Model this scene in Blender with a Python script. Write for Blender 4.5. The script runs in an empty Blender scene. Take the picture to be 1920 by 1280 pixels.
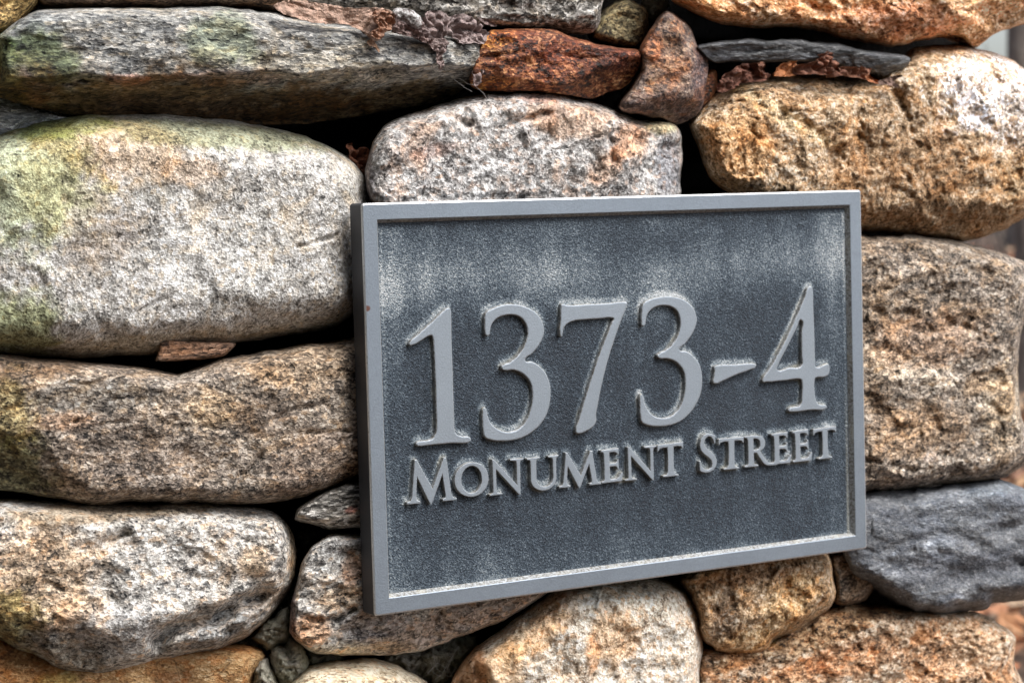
import bpy, math, random
import numpy as np
from mathutils import Matrix, Vector
R_ = math.radians
scene = bpy.context.scene

# ------------------------------------------------------------------ camera
cam_d = bpy.data.cameras.new('camera')
cam_d.sensor_width = 36.0
cam_d.lens = 75.0
cam_d.clip_start = 0.05
cam_d.clip_end = 400
cam_d.dof.use_dof = True
cam_d.dof.focus_distance = 1.33
cam_d.dof.aperture_fstop = 13.0
cam = bpy.data.objects.new('camera', cam_d)
cam.matrix_world = Matrix([[0.857298,0.056968,-0.511659,-0.600802],[-0.514078,0.041371,-0.856745,-1.18321],[-0.027639,0.997518,0.064753,0.256209],[0.0,0.0,0.0,1.0]])
scene.collection.objects.link(cam)
scene.camera = cam

# ------------------------------------------------------------------ daylight: bright overcast, soft sun from high on the right
SUN_EL, SUN_AZ = 54.0, 150.0      # azimuth clockwise from +Y
world = bpy.data.worlds.new('World')
scene.world = world
world.use_nodes = True
wn, wl = world.node_tree.nodes, world.node_tree.links
wn.clear()
sky = wn.new('ShaderNodeTexSky'); sky.sky_type = 'NISHITA'; sky.sun_disc = False
sky.sun_elevation = R_(SUN_EL); sky.sun_rotation = R_(SUN_AZ)
sky.air_density = 1.0; sky.dust_density = 4.0; sky.ozone_density = 1.0; sky.altitude = 50
bg = wn.new('ShaderNodeBackground'); bg.inputs[1].default_value = 0.17
wo = wn.new('ShaderNodeOutputWorld')
hs = wn.new('ShaderNodeHueSaturation'); hs.inputs['Saturation'].default_value = 0.6
wl.new(sky.outputs[0], hs.inputs['Color']); wl.new(hs.outputs[0], bg.inputs[0]); wl.new(bg.outputs[0], wo.inputs[0])
sun_d = bpy.data.lights.new('sun', 'SUN'); sun_d.energy = 1.95; sun_d.angle = R_(34); sun_d.color = (1.0, .975, .94)
sun = bpy.data.objects.new('sun', sun_d); scene.collection.objects.link(sun)
_d = Vector((math.sin(R_(SUN_AZ))*math.cos(R_(SUN_EL)), math.cos(R_(SUN_AZ))*math.cos(R_(SUN_EL)), math.sin(R_(SUN_EL))))
sun.rotation_euler = _d.to_track_quat('Z', 'Y').to_euler()
sun.location = (0, -3, 5)
scene.view_settings.view_transform = 'Standard'
scene.view_settings.look = 'None'
scene.view_settings.exposure = 0.60
scene.view_settings.gamma = 1.0
scene.view_settings.use_curve_mapping = False
scene.cycles.max_bounces = 6

GROUND_Z = -0.90
STONES = [
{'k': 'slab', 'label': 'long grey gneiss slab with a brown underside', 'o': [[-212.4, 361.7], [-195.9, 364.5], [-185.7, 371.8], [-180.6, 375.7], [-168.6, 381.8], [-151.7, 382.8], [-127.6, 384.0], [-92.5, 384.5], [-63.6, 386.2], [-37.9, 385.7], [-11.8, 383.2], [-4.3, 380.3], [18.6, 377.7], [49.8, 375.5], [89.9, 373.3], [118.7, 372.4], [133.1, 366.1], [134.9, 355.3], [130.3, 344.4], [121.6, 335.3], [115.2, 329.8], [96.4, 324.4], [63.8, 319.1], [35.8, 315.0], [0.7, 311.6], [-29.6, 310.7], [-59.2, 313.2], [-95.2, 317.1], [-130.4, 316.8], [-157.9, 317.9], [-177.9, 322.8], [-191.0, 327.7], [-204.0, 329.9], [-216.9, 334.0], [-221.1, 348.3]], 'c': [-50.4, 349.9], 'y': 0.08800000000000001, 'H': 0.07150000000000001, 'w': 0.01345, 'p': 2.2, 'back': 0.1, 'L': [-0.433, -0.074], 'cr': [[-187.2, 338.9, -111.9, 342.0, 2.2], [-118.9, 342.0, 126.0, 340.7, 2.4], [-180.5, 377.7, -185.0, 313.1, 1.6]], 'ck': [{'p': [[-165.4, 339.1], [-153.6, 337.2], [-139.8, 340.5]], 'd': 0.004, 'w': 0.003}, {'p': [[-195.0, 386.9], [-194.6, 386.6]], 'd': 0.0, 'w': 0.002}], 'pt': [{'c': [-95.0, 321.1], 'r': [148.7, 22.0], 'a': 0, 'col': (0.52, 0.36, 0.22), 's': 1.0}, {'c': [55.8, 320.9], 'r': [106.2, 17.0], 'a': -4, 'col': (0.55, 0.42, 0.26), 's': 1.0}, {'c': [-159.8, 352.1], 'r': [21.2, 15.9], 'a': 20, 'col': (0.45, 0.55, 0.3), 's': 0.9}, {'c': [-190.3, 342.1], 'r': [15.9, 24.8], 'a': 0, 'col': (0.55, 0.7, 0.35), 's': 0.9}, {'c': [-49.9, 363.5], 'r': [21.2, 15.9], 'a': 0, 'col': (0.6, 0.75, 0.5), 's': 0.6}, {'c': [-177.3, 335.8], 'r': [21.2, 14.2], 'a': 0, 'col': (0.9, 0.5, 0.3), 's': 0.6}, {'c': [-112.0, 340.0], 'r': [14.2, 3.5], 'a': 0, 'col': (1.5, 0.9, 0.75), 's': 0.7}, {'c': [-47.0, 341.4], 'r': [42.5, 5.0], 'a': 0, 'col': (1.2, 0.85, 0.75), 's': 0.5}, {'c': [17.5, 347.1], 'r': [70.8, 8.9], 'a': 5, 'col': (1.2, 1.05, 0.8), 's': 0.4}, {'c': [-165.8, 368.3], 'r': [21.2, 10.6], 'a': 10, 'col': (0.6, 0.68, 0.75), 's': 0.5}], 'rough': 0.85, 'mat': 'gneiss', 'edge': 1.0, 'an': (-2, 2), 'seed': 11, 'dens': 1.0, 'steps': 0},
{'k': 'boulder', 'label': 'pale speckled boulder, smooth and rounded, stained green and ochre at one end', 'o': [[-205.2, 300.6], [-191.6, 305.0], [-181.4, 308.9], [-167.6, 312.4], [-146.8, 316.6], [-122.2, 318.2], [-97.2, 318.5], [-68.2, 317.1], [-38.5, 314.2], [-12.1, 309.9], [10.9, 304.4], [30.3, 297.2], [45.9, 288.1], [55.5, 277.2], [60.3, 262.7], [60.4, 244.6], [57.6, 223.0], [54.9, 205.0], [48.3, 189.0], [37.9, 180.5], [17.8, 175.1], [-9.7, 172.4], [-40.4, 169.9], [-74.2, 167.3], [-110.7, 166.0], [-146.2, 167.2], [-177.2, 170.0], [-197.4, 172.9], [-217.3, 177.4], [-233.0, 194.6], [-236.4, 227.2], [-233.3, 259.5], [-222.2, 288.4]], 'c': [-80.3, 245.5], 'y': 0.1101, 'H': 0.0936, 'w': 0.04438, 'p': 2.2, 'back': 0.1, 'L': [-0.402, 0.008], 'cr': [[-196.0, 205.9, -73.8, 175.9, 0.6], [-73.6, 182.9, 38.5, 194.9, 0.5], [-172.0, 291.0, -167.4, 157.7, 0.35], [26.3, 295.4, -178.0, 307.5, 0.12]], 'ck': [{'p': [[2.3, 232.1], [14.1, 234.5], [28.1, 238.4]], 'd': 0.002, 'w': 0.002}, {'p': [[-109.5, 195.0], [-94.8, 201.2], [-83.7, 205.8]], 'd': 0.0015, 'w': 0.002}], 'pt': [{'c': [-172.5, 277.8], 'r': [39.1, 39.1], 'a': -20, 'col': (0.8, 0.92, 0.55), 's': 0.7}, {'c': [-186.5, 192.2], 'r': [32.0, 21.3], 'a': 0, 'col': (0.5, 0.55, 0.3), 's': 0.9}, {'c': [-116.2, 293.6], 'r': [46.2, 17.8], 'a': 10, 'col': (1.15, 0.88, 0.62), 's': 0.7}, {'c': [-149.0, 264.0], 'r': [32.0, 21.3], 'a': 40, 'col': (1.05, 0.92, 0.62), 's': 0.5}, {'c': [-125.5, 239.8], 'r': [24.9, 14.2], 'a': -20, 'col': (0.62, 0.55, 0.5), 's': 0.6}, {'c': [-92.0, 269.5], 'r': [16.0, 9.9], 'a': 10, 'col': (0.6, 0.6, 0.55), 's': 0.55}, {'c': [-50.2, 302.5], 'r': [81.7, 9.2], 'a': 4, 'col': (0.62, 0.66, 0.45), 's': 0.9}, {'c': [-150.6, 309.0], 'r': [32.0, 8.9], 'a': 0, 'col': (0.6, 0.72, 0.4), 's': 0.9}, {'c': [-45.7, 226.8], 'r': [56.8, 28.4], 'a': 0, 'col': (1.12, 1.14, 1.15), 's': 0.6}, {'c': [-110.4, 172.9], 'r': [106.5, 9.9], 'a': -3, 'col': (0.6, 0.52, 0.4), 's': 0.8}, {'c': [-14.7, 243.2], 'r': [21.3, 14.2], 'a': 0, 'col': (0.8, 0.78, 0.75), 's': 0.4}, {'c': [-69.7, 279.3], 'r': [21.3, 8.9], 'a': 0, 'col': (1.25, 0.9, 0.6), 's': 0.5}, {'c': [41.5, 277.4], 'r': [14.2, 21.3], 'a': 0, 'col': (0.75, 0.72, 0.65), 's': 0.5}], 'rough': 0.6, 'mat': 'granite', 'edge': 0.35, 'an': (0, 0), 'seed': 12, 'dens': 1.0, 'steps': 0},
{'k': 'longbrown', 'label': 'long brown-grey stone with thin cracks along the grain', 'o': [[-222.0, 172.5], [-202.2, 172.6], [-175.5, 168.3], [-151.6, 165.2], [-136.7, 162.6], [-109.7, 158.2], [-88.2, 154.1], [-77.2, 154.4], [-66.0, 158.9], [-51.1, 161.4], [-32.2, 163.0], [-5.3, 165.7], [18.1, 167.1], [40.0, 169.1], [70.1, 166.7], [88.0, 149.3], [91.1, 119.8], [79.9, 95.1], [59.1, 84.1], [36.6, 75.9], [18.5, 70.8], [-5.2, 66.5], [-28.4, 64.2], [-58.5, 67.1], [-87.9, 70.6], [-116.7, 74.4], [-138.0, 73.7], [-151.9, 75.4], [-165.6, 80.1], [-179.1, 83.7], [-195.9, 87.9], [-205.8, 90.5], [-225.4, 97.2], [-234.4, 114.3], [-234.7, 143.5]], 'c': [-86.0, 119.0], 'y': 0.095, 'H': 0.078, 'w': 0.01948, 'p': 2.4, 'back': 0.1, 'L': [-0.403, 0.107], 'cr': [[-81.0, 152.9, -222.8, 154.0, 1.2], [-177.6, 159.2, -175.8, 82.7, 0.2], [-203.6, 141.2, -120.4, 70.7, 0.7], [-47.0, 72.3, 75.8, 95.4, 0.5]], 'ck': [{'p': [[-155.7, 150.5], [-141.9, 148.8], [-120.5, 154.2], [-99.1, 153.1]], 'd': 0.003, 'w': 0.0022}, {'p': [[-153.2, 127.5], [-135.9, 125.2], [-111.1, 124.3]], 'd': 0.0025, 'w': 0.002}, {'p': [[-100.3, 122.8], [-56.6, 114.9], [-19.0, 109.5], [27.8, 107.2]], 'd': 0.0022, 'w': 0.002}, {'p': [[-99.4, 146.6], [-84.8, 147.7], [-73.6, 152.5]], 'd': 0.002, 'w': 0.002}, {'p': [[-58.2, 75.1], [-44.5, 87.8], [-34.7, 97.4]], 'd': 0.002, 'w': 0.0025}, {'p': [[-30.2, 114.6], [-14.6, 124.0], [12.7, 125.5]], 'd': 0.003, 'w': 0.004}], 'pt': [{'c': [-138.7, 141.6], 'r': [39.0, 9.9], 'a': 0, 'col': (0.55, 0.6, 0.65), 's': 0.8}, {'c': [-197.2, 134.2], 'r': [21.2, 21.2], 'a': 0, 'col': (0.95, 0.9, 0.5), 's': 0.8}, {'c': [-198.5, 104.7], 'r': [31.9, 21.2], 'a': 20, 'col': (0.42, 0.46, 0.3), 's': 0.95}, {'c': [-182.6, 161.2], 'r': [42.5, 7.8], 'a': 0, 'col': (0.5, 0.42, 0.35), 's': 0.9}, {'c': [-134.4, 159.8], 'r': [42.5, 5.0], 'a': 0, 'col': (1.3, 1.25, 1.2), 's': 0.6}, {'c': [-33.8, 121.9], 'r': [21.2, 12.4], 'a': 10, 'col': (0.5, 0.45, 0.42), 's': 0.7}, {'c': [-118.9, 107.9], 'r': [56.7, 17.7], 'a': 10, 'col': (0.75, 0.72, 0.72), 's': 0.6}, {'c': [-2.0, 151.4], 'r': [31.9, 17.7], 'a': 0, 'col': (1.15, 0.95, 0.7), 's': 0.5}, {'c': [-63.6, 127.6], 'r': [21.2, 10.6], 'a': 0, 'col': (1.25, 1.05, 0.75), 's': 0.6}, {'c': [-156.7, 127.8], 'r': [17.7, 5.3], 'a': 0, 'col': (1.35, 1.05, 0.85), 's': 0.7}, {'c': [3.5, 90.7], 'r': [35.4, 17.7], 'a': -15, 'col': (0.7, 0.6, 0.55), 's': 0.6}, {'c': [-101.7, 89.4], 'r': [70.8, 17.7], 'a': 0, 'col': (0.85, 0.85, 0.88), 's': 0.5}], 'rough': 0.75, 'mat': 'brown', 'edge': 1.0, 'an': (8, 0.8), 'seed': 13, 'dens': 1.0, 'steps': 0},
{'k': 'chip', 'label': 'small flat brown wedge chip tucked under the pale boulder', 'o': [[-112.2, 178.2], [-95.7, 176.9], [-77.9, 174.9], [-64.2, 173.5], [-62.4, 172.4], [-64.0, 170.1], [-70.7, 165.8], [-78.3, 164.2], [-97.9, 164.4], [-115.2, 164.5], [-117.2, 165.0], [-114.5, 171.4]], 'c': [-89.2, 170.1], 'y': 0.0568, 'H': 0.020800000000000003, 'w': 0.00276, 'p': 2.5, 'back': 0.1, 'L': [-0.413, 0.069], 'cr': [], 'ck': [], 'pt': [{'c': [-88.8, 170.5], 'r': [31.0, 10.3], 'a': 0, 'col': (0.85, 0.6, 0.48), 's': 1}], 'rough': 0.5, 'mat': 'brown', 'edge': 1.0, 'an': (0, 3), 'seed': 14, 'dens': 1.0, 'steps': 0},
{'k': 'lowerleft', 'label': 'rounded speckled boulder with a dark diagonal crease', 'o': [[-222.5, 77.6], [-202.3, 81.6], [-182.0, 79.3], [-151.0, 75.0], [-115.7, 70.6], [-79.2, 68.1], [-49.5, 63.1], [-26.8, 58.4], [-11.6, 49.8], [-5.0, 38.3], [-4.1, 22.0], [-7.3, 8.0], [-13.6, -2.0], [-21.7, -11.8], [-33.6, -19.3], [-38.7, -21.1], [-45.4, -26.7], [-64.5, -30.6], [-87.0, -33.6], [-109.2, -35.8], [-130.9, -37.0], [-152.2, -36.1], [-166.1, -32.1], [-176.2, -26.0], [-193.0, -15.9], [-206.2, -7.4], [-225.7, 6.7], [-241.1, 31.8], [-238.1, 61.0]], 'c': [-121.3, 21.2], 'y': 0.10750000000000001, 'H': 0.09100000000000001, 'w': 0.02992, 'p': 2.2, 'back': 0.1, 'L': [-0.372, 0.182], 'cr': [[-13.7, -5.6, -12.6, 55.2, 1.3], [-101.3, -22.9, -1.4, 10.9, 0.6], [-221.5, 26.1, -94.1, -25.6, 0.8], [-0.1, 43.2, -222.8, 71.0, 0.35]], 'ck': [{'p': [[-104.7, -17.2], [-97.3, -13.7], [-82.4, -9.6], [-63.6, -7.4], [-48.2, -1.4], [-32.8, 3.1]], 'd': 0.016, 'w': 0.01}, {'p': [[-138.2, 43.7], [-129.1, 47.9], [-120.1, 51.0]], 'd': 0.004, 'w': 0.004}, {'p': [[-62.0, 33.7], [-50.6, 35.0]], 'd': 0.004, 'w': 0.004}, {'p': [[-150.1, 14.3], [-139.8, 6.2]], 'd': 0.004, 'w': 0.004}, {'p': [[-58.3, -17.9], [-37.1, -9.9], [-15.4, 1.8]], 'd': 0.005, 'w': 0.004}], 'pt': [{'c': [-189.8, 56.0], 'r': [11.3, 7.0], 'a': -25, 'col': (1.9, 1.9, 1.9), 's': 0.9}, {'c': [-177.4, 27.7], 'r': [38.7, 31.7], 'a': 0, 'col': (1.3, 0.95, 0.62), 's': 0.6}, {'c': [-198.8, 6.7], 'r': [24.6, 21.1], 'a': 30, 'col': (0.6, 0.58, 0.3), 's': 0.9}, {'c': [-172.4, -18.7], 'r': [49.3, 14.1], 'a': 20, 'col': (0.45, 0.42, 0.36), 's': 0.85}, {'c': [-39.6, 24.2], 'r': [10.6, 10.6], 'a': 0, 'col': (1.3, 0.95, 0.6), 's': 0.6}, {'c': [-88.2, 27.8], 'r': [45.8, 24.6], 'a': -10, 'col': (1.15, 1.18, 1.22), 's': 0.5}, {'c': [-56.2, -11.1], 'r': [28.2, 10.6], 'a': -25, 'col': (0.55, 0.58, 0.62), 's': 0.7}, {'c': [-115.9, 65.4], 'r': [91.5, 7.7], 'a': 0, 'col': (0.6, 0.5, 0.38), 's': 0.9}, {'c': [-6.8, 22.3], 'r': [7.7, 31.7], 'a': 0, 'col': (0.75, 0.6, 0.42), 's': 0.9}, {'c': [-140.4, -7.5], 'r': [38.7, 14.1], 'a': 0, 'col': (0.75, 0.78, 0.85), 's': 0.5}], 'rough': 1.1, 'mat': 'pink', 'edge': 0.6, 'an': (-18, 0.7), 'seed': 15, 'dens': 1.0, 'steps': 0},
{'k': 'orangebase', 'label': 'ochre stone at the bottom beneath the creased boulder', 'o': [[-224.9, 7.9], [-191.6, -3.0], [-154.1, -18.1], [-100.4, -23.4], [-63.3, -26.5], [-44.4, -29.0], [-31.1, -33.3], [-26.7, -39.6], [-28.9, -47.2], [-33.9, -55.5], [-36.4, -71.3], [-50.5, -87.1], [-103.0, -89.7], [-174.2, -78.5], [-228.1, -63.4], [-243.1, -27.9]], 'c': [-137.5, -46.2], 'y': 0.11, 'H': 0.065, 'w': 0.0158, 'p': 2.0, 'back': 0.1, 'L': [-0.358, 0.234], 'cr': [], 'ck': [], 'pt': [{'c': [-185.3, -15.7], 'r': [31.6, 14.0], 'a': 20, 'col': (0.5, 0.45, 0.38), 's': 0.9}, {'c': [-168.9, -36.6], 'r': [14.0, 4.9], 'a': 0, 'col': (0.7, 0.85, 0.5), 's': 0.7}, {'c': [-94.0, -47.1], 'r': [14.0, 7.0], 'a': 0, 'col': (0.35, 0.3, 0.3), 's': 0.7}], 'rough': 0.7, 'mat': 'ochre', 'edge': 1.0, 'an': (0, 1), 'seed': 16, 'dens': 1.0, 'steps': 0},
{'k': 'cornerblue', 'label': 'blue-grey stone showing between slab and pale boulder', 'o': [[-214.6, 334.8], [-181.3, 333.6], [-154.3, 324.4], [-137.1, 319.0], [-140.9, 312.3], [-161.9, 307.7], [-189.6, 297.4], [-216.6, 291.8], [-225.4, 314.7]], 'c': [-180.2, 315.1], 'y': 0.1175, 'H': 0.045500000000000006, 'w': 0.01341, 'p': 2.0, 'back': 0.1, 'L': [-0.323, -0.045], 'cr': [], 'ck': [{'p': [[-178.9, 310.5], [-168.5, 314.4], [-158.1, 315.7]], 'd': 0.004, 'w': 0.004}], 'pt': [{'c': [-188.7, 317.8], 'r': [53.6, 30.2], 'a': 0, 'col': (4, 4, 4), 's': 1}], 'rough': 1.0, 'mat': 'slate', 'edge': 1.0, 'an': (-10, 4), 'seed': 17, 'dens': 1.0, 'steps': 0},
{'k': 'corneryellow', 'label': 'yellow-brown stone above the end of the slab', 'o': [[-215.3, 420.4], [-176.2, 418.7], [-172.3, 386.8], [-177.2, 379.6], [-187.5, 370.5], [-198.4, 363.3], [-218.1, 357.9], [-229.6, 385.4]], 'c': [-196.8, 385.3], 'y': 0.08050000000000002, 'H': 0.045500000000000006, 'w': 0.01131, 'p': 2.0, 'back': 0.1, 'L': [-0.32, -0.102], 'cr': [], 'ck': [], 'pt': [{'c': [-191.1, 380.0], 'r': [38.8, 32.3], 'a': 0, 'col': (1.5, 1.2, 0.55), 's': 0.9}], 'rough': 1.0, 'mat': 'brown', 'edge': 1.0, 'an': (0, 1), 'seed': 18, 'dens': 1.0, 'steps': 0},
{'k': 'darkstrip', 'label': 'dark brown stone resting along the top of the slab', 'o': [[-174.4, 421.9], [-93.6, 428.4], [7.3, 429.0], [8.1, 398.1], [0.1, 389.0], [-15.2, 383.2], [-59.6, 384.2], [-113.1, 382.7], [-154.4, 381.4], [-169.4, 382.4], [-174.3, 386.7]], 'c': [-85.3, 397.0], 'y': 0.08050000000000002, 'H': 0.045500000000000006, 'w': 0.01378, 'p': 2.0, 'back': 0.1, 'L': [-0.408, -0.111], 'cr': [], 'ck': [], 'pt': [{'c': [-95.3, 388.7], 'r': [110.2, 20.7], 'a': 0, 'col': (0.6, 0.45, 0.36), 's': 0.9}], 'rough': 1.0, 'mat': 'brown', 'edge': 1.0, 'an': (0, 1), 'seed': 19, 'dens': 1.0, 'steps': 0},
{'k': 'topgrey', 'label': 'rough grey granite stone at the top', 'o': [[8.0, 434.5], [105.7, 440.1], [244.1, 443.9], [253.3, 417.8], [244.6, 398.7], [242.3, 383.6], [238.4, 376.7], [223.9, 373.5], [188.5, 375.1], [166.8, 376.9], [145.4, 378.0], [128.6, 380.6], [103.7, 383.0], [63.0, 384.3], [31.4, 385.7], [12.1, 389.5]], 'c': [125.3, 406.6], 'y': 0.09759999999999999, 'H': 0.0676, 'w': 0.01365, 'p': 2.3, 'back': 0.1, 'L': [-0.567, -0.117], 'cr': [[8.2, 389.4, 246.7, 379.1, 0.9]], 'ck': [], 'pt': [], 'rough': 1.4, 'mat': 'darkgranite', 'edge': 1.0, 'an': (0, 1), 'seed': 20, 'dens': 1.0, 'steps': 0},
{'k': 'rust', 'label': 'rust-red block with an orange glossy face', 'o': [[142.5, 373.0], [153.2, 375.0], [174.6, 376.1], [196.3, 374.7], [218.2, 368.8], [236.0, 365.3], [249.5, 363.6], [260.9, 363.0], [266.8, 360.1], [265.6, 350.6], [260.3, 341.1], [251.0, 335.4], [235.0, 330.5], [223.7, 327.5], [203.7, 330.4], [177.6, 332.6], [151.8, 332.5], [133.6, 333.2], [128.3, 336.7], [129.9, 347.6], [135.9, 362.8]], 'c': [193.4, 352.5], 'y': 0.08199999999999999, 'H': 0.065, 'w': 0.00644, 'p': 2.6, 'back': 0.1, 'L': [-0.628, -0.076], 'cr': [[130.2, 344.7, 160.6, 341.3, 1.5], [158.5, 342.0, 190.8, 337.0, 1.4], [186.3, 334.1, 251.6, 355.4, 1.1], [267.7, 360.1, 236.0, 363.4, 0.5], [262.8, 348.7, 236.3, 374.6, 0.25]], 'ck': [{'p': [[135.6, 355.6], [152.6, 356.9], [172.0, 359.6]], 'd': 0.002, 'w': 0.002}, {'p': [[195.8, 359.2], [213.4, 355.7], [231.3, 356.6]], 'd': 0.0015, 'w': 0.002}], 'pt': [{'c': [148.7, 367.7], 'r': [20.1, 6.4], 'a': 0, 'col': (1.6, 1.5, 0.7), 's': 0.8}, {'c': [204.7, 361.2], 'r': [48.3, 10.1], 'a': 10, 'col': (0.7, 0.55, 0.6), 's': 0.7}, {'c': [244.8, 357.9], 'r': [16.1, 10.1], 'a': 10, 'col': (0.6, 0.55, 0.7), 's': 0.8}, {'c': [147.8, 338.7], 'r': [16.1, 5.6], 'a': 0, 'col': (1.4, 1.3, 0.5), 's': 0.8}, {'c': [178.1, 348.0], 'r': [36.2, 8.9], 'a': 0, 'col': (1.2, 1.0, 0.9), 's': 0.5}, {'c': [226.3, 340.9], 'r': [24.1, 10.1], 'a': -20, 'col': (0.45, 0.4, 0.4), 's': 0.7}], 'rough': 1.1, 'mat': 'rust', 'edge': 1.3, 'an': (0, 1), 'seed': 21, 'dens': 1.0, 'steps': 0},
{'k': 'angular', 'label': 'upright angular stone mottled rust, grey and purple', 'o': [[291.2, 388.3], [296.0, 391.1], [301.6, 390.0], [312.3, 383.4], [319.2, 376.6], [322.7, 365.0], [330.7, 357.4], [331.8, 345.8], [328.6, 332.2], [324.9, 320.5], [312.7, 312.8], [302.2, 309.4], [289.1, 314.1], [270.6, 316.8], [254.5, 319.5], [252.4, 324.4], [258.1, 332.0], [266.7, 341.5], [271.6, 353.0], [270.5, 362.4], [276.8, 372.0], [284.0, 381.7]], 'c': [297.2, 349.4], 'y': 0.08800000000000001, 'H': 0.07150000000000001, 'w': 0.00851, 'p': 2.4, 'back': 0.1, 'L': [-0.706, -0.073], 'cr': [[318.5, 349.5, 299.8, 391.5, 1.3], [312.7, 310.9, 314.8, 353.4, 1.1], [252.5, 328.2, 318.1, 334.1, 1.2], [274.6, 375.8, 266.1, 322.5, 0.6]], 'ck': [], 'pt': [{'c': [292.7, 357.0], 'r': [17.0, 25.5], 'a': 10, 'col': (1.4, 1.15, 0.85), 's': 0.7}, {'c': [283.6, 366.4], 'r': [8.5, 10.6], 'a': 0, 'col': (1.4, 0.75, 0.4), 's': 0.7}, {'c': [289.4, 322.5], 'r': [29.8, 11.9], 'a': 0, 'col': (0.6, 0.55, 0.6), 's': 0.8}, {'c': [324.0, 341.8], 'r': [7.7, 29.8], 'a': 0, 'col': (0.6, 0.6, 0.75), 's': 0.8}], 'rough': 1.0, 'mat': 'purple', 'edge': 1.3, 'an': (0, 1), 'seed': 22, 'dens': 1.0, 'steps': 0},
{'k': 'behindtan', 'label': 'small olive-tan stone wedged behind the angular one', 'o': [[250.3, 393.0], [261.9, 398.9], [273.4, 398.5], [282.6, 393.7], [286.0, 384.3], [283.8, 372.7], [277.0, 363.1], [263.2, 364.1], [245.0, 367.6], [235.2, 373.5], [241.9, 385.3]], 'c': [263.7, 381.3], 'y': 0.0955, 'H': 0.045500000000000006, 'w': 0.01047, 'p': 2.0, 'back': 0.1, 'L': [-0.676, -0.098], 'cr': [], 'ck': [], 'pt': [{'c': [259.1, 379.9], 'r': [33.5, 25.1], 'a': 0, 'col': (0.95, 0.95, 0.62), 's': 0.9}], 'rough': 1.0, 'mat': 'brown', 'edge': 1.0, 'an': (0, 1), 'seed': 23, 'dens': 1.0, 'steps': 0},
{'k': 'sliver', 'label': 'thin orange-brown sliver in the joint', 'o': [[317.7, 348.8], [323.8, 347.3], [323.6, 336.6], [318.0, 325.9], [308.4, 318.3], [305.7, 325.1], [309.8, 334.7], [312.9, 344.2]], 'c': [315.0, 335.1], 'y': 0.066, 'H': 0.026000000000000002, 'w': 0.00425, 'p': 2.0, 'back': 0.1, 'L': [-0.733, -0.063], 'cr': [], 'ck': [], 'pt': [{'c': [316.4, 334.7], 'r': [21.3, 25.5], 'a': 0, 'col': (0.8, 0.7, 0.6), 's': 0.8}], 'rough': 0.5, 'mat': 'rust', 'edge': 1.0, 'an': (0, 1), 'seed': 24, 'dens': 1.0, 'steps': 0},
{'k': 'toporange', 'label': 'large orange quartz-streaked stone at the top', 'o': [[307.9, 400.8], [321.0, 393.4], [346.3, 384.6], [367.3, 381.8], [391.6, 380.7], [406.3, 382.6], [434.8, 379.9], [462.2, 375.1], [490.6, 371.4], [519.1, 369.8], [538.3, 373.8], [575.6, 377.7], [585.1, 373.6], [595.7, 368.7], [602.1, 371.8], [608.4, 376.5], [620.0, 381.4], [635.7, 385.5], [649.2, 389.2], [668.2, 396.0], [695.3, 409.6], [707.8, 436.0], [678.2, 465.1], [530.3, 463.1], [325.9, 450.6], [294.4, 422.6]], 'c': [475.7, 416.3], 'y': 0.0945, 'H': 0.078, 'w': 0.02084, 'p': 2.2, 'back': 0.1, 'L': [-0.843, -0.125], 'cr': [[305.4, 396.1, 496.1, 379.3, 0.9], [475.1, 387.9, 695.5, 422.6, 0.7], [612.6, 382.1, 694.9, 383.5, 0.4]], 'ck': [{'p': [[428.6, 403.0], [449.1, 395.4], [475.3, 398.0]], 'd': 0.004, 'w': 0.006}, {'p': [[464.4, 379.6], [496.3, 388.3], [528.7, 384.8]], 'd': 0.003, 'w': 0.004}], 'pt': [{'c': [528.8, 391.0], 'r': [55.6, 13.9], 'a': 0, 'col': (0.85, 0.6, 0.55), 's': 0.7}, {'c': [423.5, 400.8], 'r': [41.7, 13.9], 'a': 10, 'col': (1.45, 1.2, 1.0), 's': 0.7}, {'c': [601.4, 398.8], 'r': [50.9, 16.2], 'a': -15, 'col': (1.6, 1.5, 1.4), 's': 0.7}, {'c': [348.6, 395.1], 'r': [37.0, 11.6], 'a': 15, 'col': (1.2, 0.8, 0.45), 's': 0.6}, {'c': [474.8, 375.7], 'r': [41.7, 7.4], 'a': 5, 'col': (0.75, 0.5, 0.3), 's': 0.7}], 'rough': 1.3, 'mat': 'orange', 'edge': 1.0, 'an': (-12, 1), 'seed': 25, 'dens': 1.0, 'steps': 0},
{'k': 'slate', 'label': 'thin dark slate sliver lying above dead leaves', 'o': [[304.6, 364.3], [315.9, 366.7], [326.4, 368.4], [343.2, 369.8], [349.4, 371.0], [365.4, 369.0], [379.6, 370.3], [407.4, 369.6], [430.6, 368.0], [452.6, 363.9], [480.1, 361.5], [497.0, 359.7], [501.7, 356.1], [496.8, 351.6], [483.5, 345.1], [474.0, 342.6], [463.1, 346.5], [443.0, 349.9], [425.2, 352.1], [389.6, 353.8], [365.0, 353.1], [337.9, 353.2], [319.3, 351.9], [313.3, 355.3], [307.7, 359.8]], 'c': [400.7, 360.1], 'y': 0.061, 'H': 0.039, 'w': 0.00531, 'p': 2.6, 'back': 0.1, 'L': [-0.805, -0.084], 'cr': [[318.0, 356.1, 446.2, 355.9, 0.8], [446.3, 360.7, 498.5, 357.3, 0.5]], 'ck': [{'p': [[426.0, 366.3], [441.2, 358.6], [446.1, 350.8]], 'd': 0.002, 'w': 0.002}, {'p': [[346.7, 359.5], [371.1, 362.9], [405.7, 361.0]], 'd': 0.002, 'w': 0.003}], 'pt': [], 'rough': 1.2, 'mat': 'slate', 'edge': 1.4, 'an': (8, 5), 'seed': 26, 'dens': 1.0, 'steps': 0},
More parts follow.
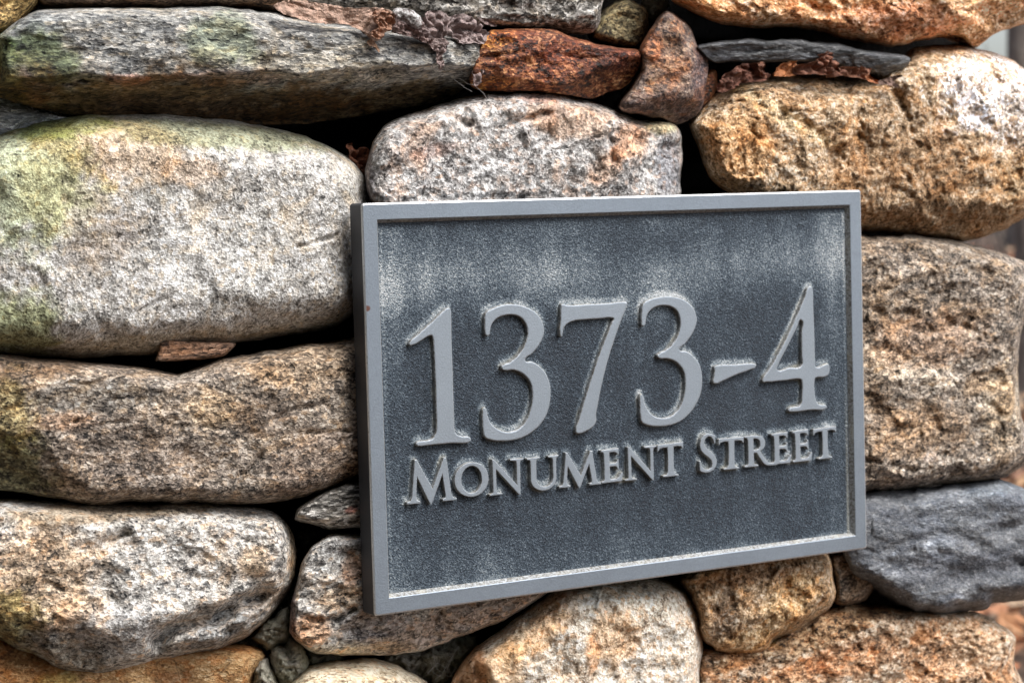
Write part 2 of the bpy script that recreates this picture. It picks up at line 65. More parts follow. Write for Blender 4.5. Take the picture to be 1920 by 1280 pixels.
{'k': 'bigright', 'label': 'big golden-brown rough boulder with a sun highlight painted on its shoulder', 'o': [[330.5, 307.4], [333.1, 314.8], [337.2, 321.5], [346.6, 328.2], [358.1, 333.8], [376.1, 339.8], [400.8, 345.5], [426.4, 346.9], [457.6, 347.1], [481.9, 346.0], [501.2, 348.2], [523.1, 356.7], [534.2, 362.7], [545.9, 368.6], [562.0, 371.0], [579.5, 372.0], [599.9, 372.8], [613.1, 368.7], [640.3, 363.8], [656.7, 357.1], [668.4, 350.3], [683.2, 336.4], [691.9, 314.5], [691.4, 283.7], [681.9, 257.5], [663.5, 235.1], [652.7, 229.3], [627.3, 220.9], [596.5, 216.3], [576.5, 217.8], [551.8, 221.1], [525.8, 222.8], [493.1, 225.5], [429.8, 230.7], [389.2, 246.4], [359.6, 262.3], [349.0, 270.0], [342.8, 279.3], [337.9, 293.5]], 'c': [505.5, 296.4], 'y': 0.10750000000000001, 'H': 0.09100000000000001, 'w': 0.04277, 'p': 2.2, 'back': 0.1, 'L': [-0.857, -0.031], 'cr': [[350.0, 272.0, 493.5, 244.6, 0.6], [482.9, 249.0, 669.8, 249.0, 1.0], [539.5, 352.7, 332.0, 327.4, 0.35], [689.5, 353.9, 562.3, 382.3, 0.5], [651.5, 227.6, 654.0, 375.2, 0.35]], 'ck': [{'p': [[396.3, 327.5], [421.5, 317.4], [452.3, 303.0], [478.3, 282.2]], 'd': 0.003, 'w': 0.006}, {'p': [[506.5, 344.1], [528.0, 331.7], [538.6, 310.8]], 'd': 0.004, 'w': 0.008}], 'pt': [{'c': [624.0, 331.9], 'r': [57.0, 35.6], 'a': 20, 'col': (1.6, 2.0, 2.9), 's': 1}, {'c': [572.5, 331.8], 'r': [28.5, 19.0], 'a': 10, 'col': (1.3, 1.3, 1.3), 's': 0.6}, {'c': [421.5, 315.4], 'r': [52.3, 6.7], 'a': 25, 'col': (1.25, 1.35, 1.3), 's': 0.7}, {'c': [532.4, 277.3], 'r': [76.0, 28.5], 'a': 0, 'col': (0.72, 0.62, 0.52), 's': 0.7}, {'c': [380.3, 291.5], 'r': [28.5, 28.5], 'a': 0, 'col': (1.15, 0.85, 0.5), 's': 0.6}, {'c': [573.1, 361.4], 'r': [28.5, 7.6], 'a': 5, 'col': (0.85, 0.7, 0.5), 's': 0.7}, {'c': [538.9, 323.4], 'r': [28.5, 19.0], 'a': 0, 'col': (0.75, 0.72, 0.7), 's': 0.6}, {'c': [537.0, 235.1], 'r': [114.1, 14.3], 'a': 0, 'col': (0.55, 0.45, 0.35), 's': 0.7}, {'c': [652.1, 262.4], 'r': [28.5, 28.5], 'a': 0, 'col': (1.2, 1.1, 0.9), 's': 0.5}], 'rough': 1.5, 'mat': 'gold', 'edge': 0.8, 'an': (14, 0.3), 'seed': 27, 'dens': 1.0, 'steps': 0},  # near-white tint patch paints the sun highlight on the shoulder
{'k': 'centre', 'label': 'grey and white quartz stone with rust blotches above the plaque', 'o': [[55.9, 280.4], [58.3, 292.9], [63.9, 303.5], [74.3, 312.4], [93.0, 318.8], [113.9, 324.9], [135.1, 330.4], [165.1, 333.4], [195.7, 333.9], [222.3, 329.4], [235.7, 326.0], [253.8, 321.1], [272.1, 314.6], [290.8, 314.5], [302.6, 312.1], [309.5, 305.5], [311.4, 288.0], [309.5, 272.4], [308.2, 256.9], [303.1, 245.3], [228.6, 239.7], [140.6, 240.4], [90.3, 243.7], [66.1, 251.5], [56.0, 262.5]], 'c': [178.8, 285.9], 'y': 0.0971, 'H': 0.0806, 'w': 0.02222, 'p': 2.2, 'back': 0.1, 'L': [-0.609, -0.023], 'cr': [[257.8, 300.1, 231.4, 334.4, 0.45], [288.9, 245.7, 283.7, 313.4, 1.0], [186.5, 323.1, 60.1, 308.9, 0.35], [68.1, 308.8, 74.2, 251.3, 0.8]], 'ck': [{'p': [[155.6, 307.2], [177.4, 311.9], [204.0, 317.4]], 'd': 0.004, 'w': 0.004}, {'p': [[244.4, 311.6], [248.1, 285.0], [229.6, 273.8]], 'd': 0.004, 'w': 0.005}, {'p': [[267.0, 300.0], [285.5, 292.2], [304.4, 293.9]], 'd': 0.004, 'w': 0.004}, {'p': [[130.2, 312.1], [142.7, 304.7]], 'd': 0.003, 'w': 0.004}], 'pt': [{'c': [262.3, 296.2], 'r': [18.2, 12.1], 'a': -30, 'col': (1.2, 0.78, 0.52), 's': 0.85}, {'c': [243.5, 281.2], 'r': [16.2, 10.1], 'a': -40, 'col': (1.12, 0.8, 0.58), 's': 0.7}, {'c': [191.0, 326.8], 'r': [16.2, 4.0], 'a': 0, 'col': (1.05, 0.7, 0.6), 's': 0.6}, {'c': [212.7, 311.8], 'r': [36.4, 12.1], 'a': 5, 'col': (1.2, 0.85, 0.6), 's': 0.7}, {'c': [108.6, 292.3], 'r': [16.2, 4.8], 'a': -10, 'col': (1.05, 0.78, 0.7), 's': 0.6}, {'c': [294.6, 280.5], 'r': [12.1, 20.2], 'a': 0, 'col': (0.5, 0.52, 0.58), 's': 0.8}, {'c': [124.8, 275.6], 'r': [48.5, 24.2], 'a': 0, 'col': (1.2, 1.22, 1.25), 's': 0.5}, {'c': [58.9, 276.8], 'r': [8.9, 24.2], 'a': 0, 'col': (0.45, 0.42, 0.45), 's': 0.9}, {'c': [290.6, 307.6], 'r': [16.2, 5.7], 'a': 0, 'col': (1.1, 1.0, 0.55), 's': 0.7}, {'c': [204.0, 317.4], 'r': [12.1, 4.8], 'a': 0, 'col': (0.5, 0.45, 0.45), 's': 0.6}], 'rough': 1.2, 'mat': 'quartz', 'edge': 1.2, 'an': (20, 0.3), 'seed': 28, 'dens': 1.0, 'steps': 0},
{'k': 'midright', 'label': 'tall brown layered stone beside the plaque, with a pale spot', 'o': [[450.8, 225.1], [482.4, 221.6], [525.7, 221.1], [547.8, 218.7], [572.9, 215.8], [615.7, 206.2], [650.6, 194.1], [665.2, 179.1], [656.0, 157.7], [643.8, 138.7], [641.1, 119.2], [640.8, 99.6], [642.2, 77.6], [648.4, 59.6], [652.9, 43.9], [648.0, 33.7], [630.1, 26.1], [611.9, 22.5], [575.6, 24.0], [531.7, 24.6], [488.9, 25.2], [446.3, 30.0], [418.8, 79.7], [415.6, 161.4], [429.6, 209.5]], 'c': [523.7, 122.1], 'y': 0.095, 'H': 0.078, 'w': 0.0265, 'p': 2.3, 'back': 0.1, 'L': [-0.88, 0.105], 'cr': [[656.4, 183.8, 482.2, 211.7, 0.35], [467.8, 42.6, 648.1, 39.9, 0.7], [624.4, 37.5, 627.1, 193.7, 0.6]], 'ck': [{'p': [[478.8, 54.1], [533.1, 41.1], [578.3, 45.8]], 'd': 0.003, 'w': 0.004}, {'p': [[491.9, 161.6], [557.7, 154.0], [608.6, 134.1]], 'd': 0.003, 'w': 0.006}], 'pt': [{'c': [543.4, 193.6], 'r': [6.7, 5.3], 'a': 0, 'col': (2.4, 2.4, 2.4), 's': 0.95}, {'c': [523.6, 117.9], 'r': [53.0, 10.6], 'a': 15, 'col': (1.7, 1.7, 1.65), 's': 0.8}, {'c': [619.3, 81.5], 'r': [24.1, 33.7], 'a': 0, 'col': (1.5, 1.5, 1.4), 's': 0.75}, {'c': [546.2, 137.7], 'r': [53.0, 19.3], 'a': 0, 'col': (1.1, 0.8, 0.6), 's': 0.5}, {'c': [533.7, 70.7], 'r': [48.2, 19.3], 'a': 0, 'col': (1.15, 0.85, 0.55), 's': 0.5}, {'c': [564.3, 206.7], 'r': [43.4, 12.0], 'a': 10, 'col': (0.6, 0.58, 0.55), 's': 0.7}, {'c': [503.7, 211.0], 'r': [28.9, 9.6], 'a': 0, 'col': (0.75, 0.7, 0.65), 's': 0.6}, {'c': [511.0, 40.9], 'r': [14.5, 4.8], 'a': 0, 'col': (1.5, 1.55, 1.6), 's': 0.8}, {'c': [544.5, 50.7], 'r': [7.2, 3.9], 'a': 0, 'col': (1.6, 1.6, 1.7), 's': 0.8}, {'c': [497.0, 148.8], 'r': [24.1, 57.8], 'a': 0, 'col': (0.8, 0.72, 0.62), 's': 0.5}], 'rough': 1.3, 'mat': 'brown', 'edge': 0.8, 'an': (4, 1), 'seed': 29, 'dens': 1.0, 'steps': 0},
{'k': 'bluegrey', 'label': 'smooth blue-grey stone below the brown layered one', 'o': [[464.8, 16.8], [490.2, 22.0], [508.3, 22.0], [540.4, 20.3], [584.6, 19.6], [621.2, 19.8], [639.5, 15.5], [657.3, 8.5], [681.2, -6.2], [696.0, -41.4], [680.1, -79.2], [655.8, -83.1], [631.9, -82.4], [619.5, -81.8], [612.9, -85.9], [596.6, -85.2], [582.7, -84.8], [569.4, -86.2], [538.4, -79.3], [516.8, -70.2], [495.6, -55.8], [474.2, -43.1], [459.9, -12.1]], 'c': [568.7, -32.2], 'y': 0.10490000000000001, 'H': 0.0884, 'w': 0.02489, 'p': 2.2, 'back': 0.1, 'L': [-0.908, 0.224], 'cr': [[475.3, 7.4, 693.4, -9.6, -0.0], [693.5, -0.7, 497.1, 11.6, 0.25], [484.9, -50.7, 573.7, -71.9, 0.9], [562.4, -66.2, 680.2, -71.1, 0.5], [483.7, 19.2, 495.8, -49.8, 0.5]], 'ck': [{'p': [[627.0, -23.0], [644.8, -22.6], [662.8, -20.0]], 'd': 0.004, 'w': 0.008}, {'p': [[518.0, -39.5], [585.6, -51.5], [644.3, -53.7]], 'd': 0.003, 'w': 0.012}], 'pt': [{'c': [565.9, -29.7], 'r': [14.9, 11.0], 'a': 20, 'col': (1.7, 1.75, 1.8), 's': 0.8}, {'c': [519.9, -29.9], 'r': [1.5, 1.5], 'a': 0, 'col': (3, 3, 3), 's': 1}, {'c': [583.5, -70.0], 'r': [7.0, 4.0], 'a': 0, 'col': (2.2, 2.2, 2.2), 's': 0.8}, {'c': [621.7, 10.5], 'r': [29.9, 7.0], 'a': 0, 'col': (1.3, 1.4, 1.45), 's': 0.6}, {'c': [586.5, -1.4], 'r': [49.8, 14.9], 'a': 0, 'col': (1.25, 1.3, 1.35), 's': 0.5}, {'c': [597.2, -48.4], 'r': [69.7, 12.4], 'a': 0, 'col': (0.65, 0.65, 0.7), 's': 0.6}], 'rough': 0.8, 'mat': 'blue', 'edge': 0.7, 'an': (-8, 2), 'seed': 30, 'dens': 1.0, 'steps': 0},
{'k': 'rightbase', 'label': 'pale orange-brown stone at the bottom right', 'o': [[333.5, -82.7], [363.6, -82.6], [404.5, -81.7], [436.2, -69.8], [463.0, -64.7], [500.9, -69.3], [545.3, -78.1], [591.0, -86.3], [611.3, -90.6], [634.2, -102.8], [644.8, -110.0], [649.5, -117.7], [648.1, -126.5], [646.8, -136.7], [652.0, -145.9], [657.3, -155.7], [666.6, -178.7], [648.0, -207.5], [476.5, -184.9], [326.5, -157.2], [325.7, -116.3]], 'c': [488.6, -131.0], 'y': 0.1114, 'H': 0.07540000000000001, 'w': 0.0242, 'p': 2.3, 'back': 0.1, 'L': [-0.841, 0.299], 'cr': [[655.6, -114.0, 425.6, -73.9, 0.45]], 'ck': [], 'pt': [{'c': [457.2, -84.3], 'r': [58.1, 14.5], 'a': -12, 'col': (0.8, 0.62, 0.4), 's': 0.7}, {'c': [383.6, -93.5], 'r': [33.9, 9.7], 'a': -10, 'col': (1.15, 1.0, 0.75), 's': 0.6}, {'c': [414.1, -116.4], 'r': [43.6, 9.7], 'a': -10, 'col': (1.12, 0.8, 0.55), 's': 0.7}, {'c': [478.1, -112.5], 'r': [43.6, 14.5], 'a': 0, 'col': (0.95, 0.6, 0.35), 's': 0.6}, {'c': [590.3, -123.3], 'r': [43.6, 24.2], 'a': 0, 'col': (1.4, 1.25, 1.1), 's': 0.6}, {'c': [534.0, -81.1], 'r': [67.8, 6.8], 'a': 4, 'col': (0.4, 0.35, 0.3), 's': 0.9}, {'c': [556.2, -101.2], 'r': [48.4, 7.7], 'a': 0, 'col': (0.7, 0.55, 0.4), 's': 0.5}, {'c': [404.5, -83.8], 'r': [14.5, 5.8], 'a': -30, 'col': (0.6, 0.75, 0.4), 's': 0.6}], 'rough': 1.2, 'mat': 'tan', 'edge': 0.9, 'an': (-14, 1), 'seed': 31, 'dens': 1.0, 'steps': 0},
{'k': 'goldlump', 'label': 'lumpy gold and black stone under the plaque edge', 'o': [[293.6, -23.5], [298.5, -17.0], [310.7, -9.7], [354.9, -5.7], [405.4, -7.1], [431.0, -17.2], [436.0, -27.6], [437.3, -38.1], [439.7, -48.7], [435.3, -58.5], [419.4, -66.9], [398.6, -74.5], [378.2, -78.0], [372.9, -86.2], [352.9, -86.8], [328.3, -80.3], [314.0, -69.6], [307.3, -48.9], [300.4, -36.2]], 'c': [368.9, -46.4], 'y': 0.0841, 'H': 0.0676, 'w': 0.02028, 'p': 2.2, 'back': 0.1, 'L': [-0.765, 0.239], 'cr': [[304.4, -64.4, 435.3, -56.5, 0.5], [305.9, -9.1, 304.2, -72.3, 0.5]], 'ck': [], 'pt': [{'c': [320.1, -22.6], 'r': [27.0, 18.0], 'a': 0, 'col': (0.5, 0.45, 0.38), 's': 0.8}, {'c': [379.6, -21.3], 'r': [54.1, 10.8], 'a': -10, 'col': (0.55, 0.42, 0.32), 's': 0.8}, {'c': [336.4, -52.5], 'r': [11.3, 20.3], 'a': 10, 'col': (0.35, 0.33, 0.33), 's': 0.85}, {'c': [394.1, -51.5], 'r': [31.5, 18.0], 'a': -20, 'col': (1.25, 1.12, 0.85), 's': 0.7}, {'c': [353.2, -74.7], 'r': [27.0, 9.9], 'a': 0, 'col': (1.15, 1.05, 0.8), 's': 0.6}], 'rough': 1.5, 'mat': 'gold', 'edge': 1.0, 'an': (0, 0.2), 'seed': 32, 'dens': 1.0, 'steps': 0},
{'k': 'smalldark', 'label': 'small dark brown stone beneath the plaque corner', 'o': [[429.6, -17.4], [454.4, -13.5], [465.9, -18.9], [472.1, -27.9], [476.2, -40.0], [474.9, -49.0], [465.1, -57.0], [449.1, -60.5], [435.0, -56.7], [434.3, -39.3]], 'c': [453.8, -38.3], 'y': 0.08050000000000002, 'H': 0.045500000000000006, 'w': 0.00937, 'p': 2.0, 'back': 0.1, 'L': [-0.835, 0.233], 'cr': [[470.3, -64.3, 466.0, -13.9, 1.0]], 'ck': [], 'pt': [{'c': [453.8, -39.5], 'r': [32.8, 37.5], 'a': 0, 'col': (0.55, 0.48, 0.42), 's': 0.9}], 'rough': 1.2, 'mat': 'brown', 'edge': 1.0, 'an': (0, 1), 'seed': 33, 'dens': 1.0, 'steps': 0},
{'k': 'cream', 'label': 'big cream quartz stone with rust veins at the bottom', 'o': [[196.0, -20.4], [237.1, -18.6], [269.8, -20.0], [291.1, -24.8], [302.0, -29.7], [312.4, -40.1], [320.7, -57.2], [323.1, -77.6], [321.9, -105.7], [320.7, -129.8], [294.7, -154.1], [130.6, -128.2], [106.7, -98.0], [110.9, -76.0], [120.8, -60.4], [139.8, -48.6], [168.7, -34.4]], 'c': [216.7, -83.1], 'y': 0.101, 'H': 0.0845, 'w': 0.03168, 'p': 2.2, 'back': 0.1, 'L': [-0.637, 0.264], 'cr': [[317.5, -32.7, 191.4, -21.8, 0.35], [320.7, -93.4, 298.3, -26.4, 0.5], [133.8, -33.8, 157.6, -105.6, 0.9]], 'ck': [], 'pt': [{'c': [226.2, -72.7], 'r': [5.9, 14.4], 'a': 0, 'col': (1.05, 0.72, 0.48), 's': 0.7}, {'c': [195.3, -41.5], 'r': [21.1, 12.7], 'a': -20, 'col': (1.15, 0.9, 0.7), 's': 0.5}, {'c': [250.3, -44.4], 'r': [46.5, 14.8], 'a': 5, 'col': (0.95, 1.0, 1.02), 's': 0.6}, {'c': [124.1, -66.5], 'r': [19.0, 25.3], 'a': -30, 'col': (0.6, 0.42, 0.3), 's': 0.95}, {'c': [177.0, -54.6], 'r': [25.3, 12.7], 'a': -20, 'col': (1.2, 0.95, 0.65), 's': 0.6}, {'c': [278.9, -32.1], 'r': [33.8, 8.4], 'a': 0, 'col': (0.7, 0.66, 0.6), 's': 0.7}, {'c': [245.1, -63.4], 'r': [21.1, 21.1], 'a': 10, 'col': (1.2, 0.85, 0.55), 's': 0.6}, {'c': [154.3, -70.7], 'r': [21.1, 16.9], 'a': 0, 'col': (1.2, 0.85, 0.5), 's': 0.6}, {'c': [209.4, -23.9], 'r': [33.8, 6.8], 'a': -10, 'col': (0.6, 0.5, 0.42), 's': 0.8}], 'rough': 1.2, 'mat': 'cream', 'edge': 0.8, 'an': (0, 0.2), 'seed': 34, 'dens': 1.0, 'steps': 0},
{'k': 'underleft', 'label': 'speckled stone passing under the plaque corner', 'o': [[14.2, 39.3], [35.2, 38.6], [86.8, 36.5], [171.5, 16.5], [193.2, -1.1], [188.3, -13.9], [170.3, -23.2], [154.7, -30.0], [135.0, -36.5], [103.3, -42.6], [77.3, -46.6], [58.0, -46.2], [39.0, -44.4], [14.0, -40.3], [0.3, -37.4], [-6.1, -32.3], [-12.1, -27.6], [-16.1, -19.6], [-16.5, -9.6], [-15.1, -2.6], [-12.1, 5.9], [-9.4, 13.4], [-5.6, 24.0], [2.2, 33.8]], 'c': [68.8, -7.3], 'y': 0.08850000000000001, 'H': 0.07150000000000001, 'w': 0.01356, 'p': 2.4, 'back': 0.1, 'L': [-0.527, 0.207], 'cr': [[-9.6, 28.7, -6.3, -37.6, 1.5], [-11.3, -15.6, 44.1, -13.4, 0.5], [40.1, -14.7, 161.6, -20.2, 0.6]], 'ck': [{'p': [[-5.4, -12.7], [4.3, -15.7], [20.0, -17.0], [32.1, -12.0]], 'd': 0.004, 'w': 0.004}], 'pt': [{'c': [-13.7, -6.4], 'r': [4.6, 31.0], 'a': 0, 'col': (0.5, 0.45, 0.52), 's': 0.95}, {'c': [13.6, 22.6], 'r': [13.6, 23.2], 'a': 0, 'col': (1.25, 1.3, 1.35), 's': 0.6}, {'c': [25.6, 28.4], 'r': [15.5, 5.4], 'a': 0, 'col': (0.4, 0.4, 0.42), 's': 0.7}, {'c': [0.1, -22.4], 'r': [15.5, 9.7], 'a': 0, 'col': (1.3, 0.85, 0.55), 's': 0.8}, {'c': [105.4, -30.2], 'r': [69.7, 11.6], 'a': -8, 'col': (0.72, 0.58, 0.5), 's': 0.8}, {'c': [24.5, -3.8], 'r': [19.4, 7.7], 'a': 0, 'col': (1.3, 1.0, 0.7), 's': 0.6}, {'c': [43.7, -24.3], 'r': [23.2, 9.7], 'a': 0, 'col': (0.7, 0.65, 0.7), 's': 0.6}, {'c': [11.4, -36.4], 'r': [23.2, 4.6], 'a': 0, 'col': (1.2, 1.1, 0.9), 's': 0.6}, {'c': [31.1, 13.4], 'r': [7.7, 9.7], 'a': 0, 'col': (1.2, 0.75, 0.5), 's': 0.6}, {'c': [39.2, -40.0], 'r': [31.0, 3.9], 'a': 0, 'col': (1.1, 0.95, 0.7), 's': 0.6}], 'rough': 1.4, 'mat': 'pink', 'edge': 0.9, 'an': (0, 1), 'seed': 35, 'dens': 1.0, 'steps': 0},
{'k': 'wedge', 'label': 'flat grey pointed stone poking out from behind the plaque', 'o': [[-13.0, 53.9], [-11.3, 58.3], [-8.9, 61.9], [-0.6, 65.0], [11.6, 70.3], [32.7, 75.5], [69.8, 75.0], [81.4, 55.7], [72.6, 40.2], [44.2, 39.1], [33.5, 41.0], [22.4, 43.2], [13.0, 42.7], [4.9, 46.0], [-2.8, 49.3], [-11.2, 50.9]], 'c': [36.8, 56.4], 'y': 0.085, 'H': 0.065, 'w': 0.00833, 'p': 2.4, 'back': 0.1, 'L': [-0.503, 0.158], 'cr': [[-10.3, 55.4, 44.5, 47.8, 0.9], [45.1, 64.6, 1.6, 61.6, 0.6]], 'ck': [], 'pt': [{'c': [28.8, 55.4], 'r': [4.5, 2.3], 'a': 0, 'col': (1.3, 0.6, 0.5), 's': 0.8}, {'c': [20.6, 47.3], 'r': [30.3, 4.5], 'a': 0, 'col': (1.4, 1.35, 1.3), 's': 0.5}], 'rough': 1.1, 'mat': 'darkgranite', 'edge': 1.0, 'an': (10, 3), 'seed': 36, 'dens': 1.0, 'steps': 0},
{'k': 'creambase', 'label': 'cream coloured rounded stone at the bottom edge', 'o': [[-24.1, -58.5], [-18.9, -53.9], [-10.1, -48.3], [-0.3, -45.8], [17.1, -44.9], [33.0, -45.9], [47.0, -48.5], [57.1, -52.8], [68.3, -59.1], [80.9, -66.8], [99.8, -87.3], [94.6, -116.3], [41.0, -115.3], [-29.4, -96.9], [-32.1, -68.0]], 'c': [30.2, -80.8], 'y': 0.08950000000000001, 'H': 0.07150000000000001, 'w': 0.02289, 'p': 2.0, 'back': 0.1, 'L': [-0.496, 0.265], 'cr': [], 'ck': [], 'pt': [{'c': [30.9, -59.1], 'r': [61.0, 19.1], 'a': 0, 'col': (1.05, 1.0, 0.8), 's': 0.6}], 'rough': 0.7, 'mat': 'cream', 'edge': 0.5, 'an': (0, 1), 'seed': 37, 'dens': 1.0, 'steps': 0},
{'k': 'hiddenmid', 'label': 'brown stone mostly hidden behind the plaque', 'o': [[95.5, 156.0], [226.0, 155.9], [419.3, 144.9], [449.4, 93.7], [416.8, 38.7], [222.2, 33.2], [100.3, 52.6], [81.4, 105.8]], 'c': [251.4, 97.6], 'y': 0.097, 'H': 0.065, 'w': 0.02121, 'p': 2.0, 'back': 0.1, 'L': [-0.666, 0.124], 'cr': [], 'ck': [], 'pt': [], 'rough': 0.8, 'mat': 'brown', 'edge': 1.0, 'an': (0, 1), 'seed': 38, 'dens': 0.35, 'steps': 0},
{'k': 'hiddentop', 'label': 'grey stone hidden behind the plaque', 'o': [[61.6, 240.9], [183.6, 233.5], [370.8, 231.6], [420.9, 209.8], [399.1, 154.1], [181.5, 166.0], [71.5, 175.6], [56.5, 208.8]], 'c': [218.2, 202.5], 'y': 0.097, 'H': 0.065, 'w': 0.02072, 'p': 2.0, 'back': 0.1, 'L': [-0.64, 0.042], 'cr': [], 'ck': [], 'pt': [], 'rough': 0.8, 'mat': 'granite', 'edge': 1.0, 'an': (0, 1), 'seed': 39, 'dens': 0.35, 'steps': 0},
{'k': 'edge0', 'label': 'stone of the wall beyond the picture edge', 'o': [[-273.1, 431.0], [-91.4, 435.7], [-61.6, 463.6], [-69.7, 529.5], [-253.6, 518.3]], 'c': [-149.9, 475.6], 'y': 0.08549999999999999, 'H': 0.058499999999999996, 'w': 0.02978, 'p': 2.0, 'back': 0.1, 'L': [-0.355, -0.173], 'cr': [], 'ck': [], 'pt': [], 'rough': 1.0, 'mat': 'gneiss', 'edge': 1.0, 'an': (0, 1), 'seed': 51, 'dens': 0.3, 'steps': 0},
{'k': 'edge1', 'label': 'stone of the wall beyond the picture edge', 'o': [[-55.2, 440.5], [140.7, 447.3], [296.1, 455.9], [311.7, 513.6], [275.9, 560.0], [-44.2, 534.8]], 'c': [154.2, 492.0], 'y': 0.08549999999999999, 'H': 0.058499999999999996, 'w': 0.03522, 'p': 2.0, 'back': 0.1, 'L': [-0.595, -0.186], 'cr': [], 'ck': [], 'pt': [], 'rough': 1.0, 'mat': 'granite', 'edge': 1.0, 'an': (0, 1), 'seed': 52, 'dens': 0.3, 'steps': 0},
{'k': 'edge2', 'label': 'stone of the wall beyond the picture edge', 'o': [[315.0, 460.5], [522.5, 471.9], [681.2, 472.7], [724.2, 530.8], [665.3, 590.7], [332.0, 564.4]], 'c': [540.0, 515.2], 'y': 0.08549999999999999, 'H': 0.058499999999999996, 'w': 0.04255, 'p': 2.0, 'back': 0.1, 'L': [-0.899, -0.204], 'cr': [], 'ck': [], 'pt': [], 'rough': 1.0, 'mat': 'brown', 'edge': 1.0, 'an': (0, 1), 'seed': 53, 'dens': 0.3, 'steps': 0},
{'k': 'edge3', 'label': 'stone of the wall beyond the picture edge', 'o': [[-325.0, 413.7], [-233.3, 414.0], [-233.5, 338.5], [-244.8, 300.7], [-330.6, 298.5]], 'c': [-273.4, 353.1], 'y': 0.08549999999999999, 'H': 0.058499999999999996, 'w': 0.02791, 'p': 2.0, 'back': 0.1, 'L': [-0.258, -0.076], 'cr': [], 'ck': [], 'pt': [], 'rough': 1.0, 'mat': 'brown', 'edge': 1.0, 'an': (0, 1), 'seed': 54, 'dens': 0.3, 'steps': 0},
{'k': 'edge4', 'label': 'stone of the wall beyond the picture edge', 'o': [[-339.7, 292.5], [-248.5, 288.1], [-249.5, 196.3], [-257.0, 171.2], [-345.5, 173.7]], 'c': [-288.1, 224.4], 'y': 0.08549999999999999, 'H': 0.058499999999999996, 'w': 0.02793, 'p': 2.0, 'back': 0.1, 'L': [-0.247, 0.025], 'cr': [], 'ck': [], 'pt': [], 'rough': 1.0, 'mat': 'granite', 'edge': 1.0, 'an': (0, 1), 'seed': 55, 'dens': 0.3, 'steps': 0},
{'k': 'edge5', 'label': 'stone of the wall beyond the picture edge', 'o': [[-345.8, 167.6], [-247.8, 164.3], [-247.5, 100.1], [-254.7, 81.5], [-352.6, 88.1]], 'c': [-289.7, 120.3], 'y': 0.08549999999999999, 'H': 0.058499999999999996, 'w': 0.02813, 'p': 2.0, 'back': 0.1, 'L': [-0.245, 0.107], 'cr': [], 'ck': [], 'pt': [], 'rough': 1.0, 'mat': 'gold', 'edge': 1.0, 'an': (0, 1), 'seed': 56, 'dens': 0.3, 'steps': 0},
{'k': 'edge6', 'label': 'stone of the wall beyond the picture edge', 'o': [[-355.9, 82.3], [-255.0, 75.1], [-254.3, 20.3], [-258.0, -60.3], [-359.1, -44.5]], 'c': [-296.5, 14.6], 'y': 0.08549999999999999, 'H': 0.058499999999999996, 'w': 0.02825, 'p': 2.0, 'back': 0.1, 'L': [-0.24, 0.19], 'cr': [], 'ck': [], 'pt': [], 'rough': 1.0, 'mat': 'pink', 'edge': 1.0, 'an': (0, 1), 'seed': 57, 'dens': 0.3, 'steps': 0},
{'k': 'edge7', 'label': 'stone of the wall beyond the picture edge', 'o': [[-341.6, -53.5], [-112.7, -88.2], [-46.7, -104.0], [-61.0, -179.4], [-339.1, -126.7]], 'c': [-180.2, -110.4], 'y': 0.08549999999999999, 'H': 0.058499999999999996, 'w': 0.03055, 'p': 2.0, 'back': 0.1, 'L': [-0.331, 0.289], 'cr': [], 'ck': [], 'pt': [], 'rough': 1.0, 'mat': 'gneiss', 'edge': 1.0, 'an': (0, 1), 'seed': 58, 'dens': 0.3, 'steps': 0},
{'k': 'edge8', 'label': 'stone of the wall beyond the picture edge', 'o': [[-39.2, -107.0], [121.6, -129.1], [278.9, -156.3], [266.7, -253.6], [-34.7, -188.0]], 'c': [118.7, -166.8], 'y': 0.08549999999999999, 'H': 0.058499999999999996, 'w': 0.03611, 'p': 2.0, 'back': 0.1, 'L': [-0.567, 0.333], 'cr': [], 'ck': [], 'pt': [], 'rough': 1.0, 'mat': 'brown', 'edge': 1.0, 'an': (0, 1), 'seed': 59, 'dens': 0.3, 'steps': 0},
{'k': 'edge9', 'label': 'stone of the wall beyond the picture edge', 'o': [[293.2, -158.6], [622.8, -207.0], [658.0, -248.4], [621.1, -313.3], [295.3, -259.1]], 'c': [498.1, -237.3], 'y': 0.08549999999999999, 'H': 0.058499999999999996, 'w': 0.0436, 'p': 2.0, 'back': 0.1, 'L': [-0.866, 0.389], 'cr': [], 'ck': [], 'pt': [], 'rough': 1.0, 'mat': 'granite', 'edge': 1.0, 'an': (0, 1), 'seed': 60, 'dens': 0.3, 'steps': 0}]
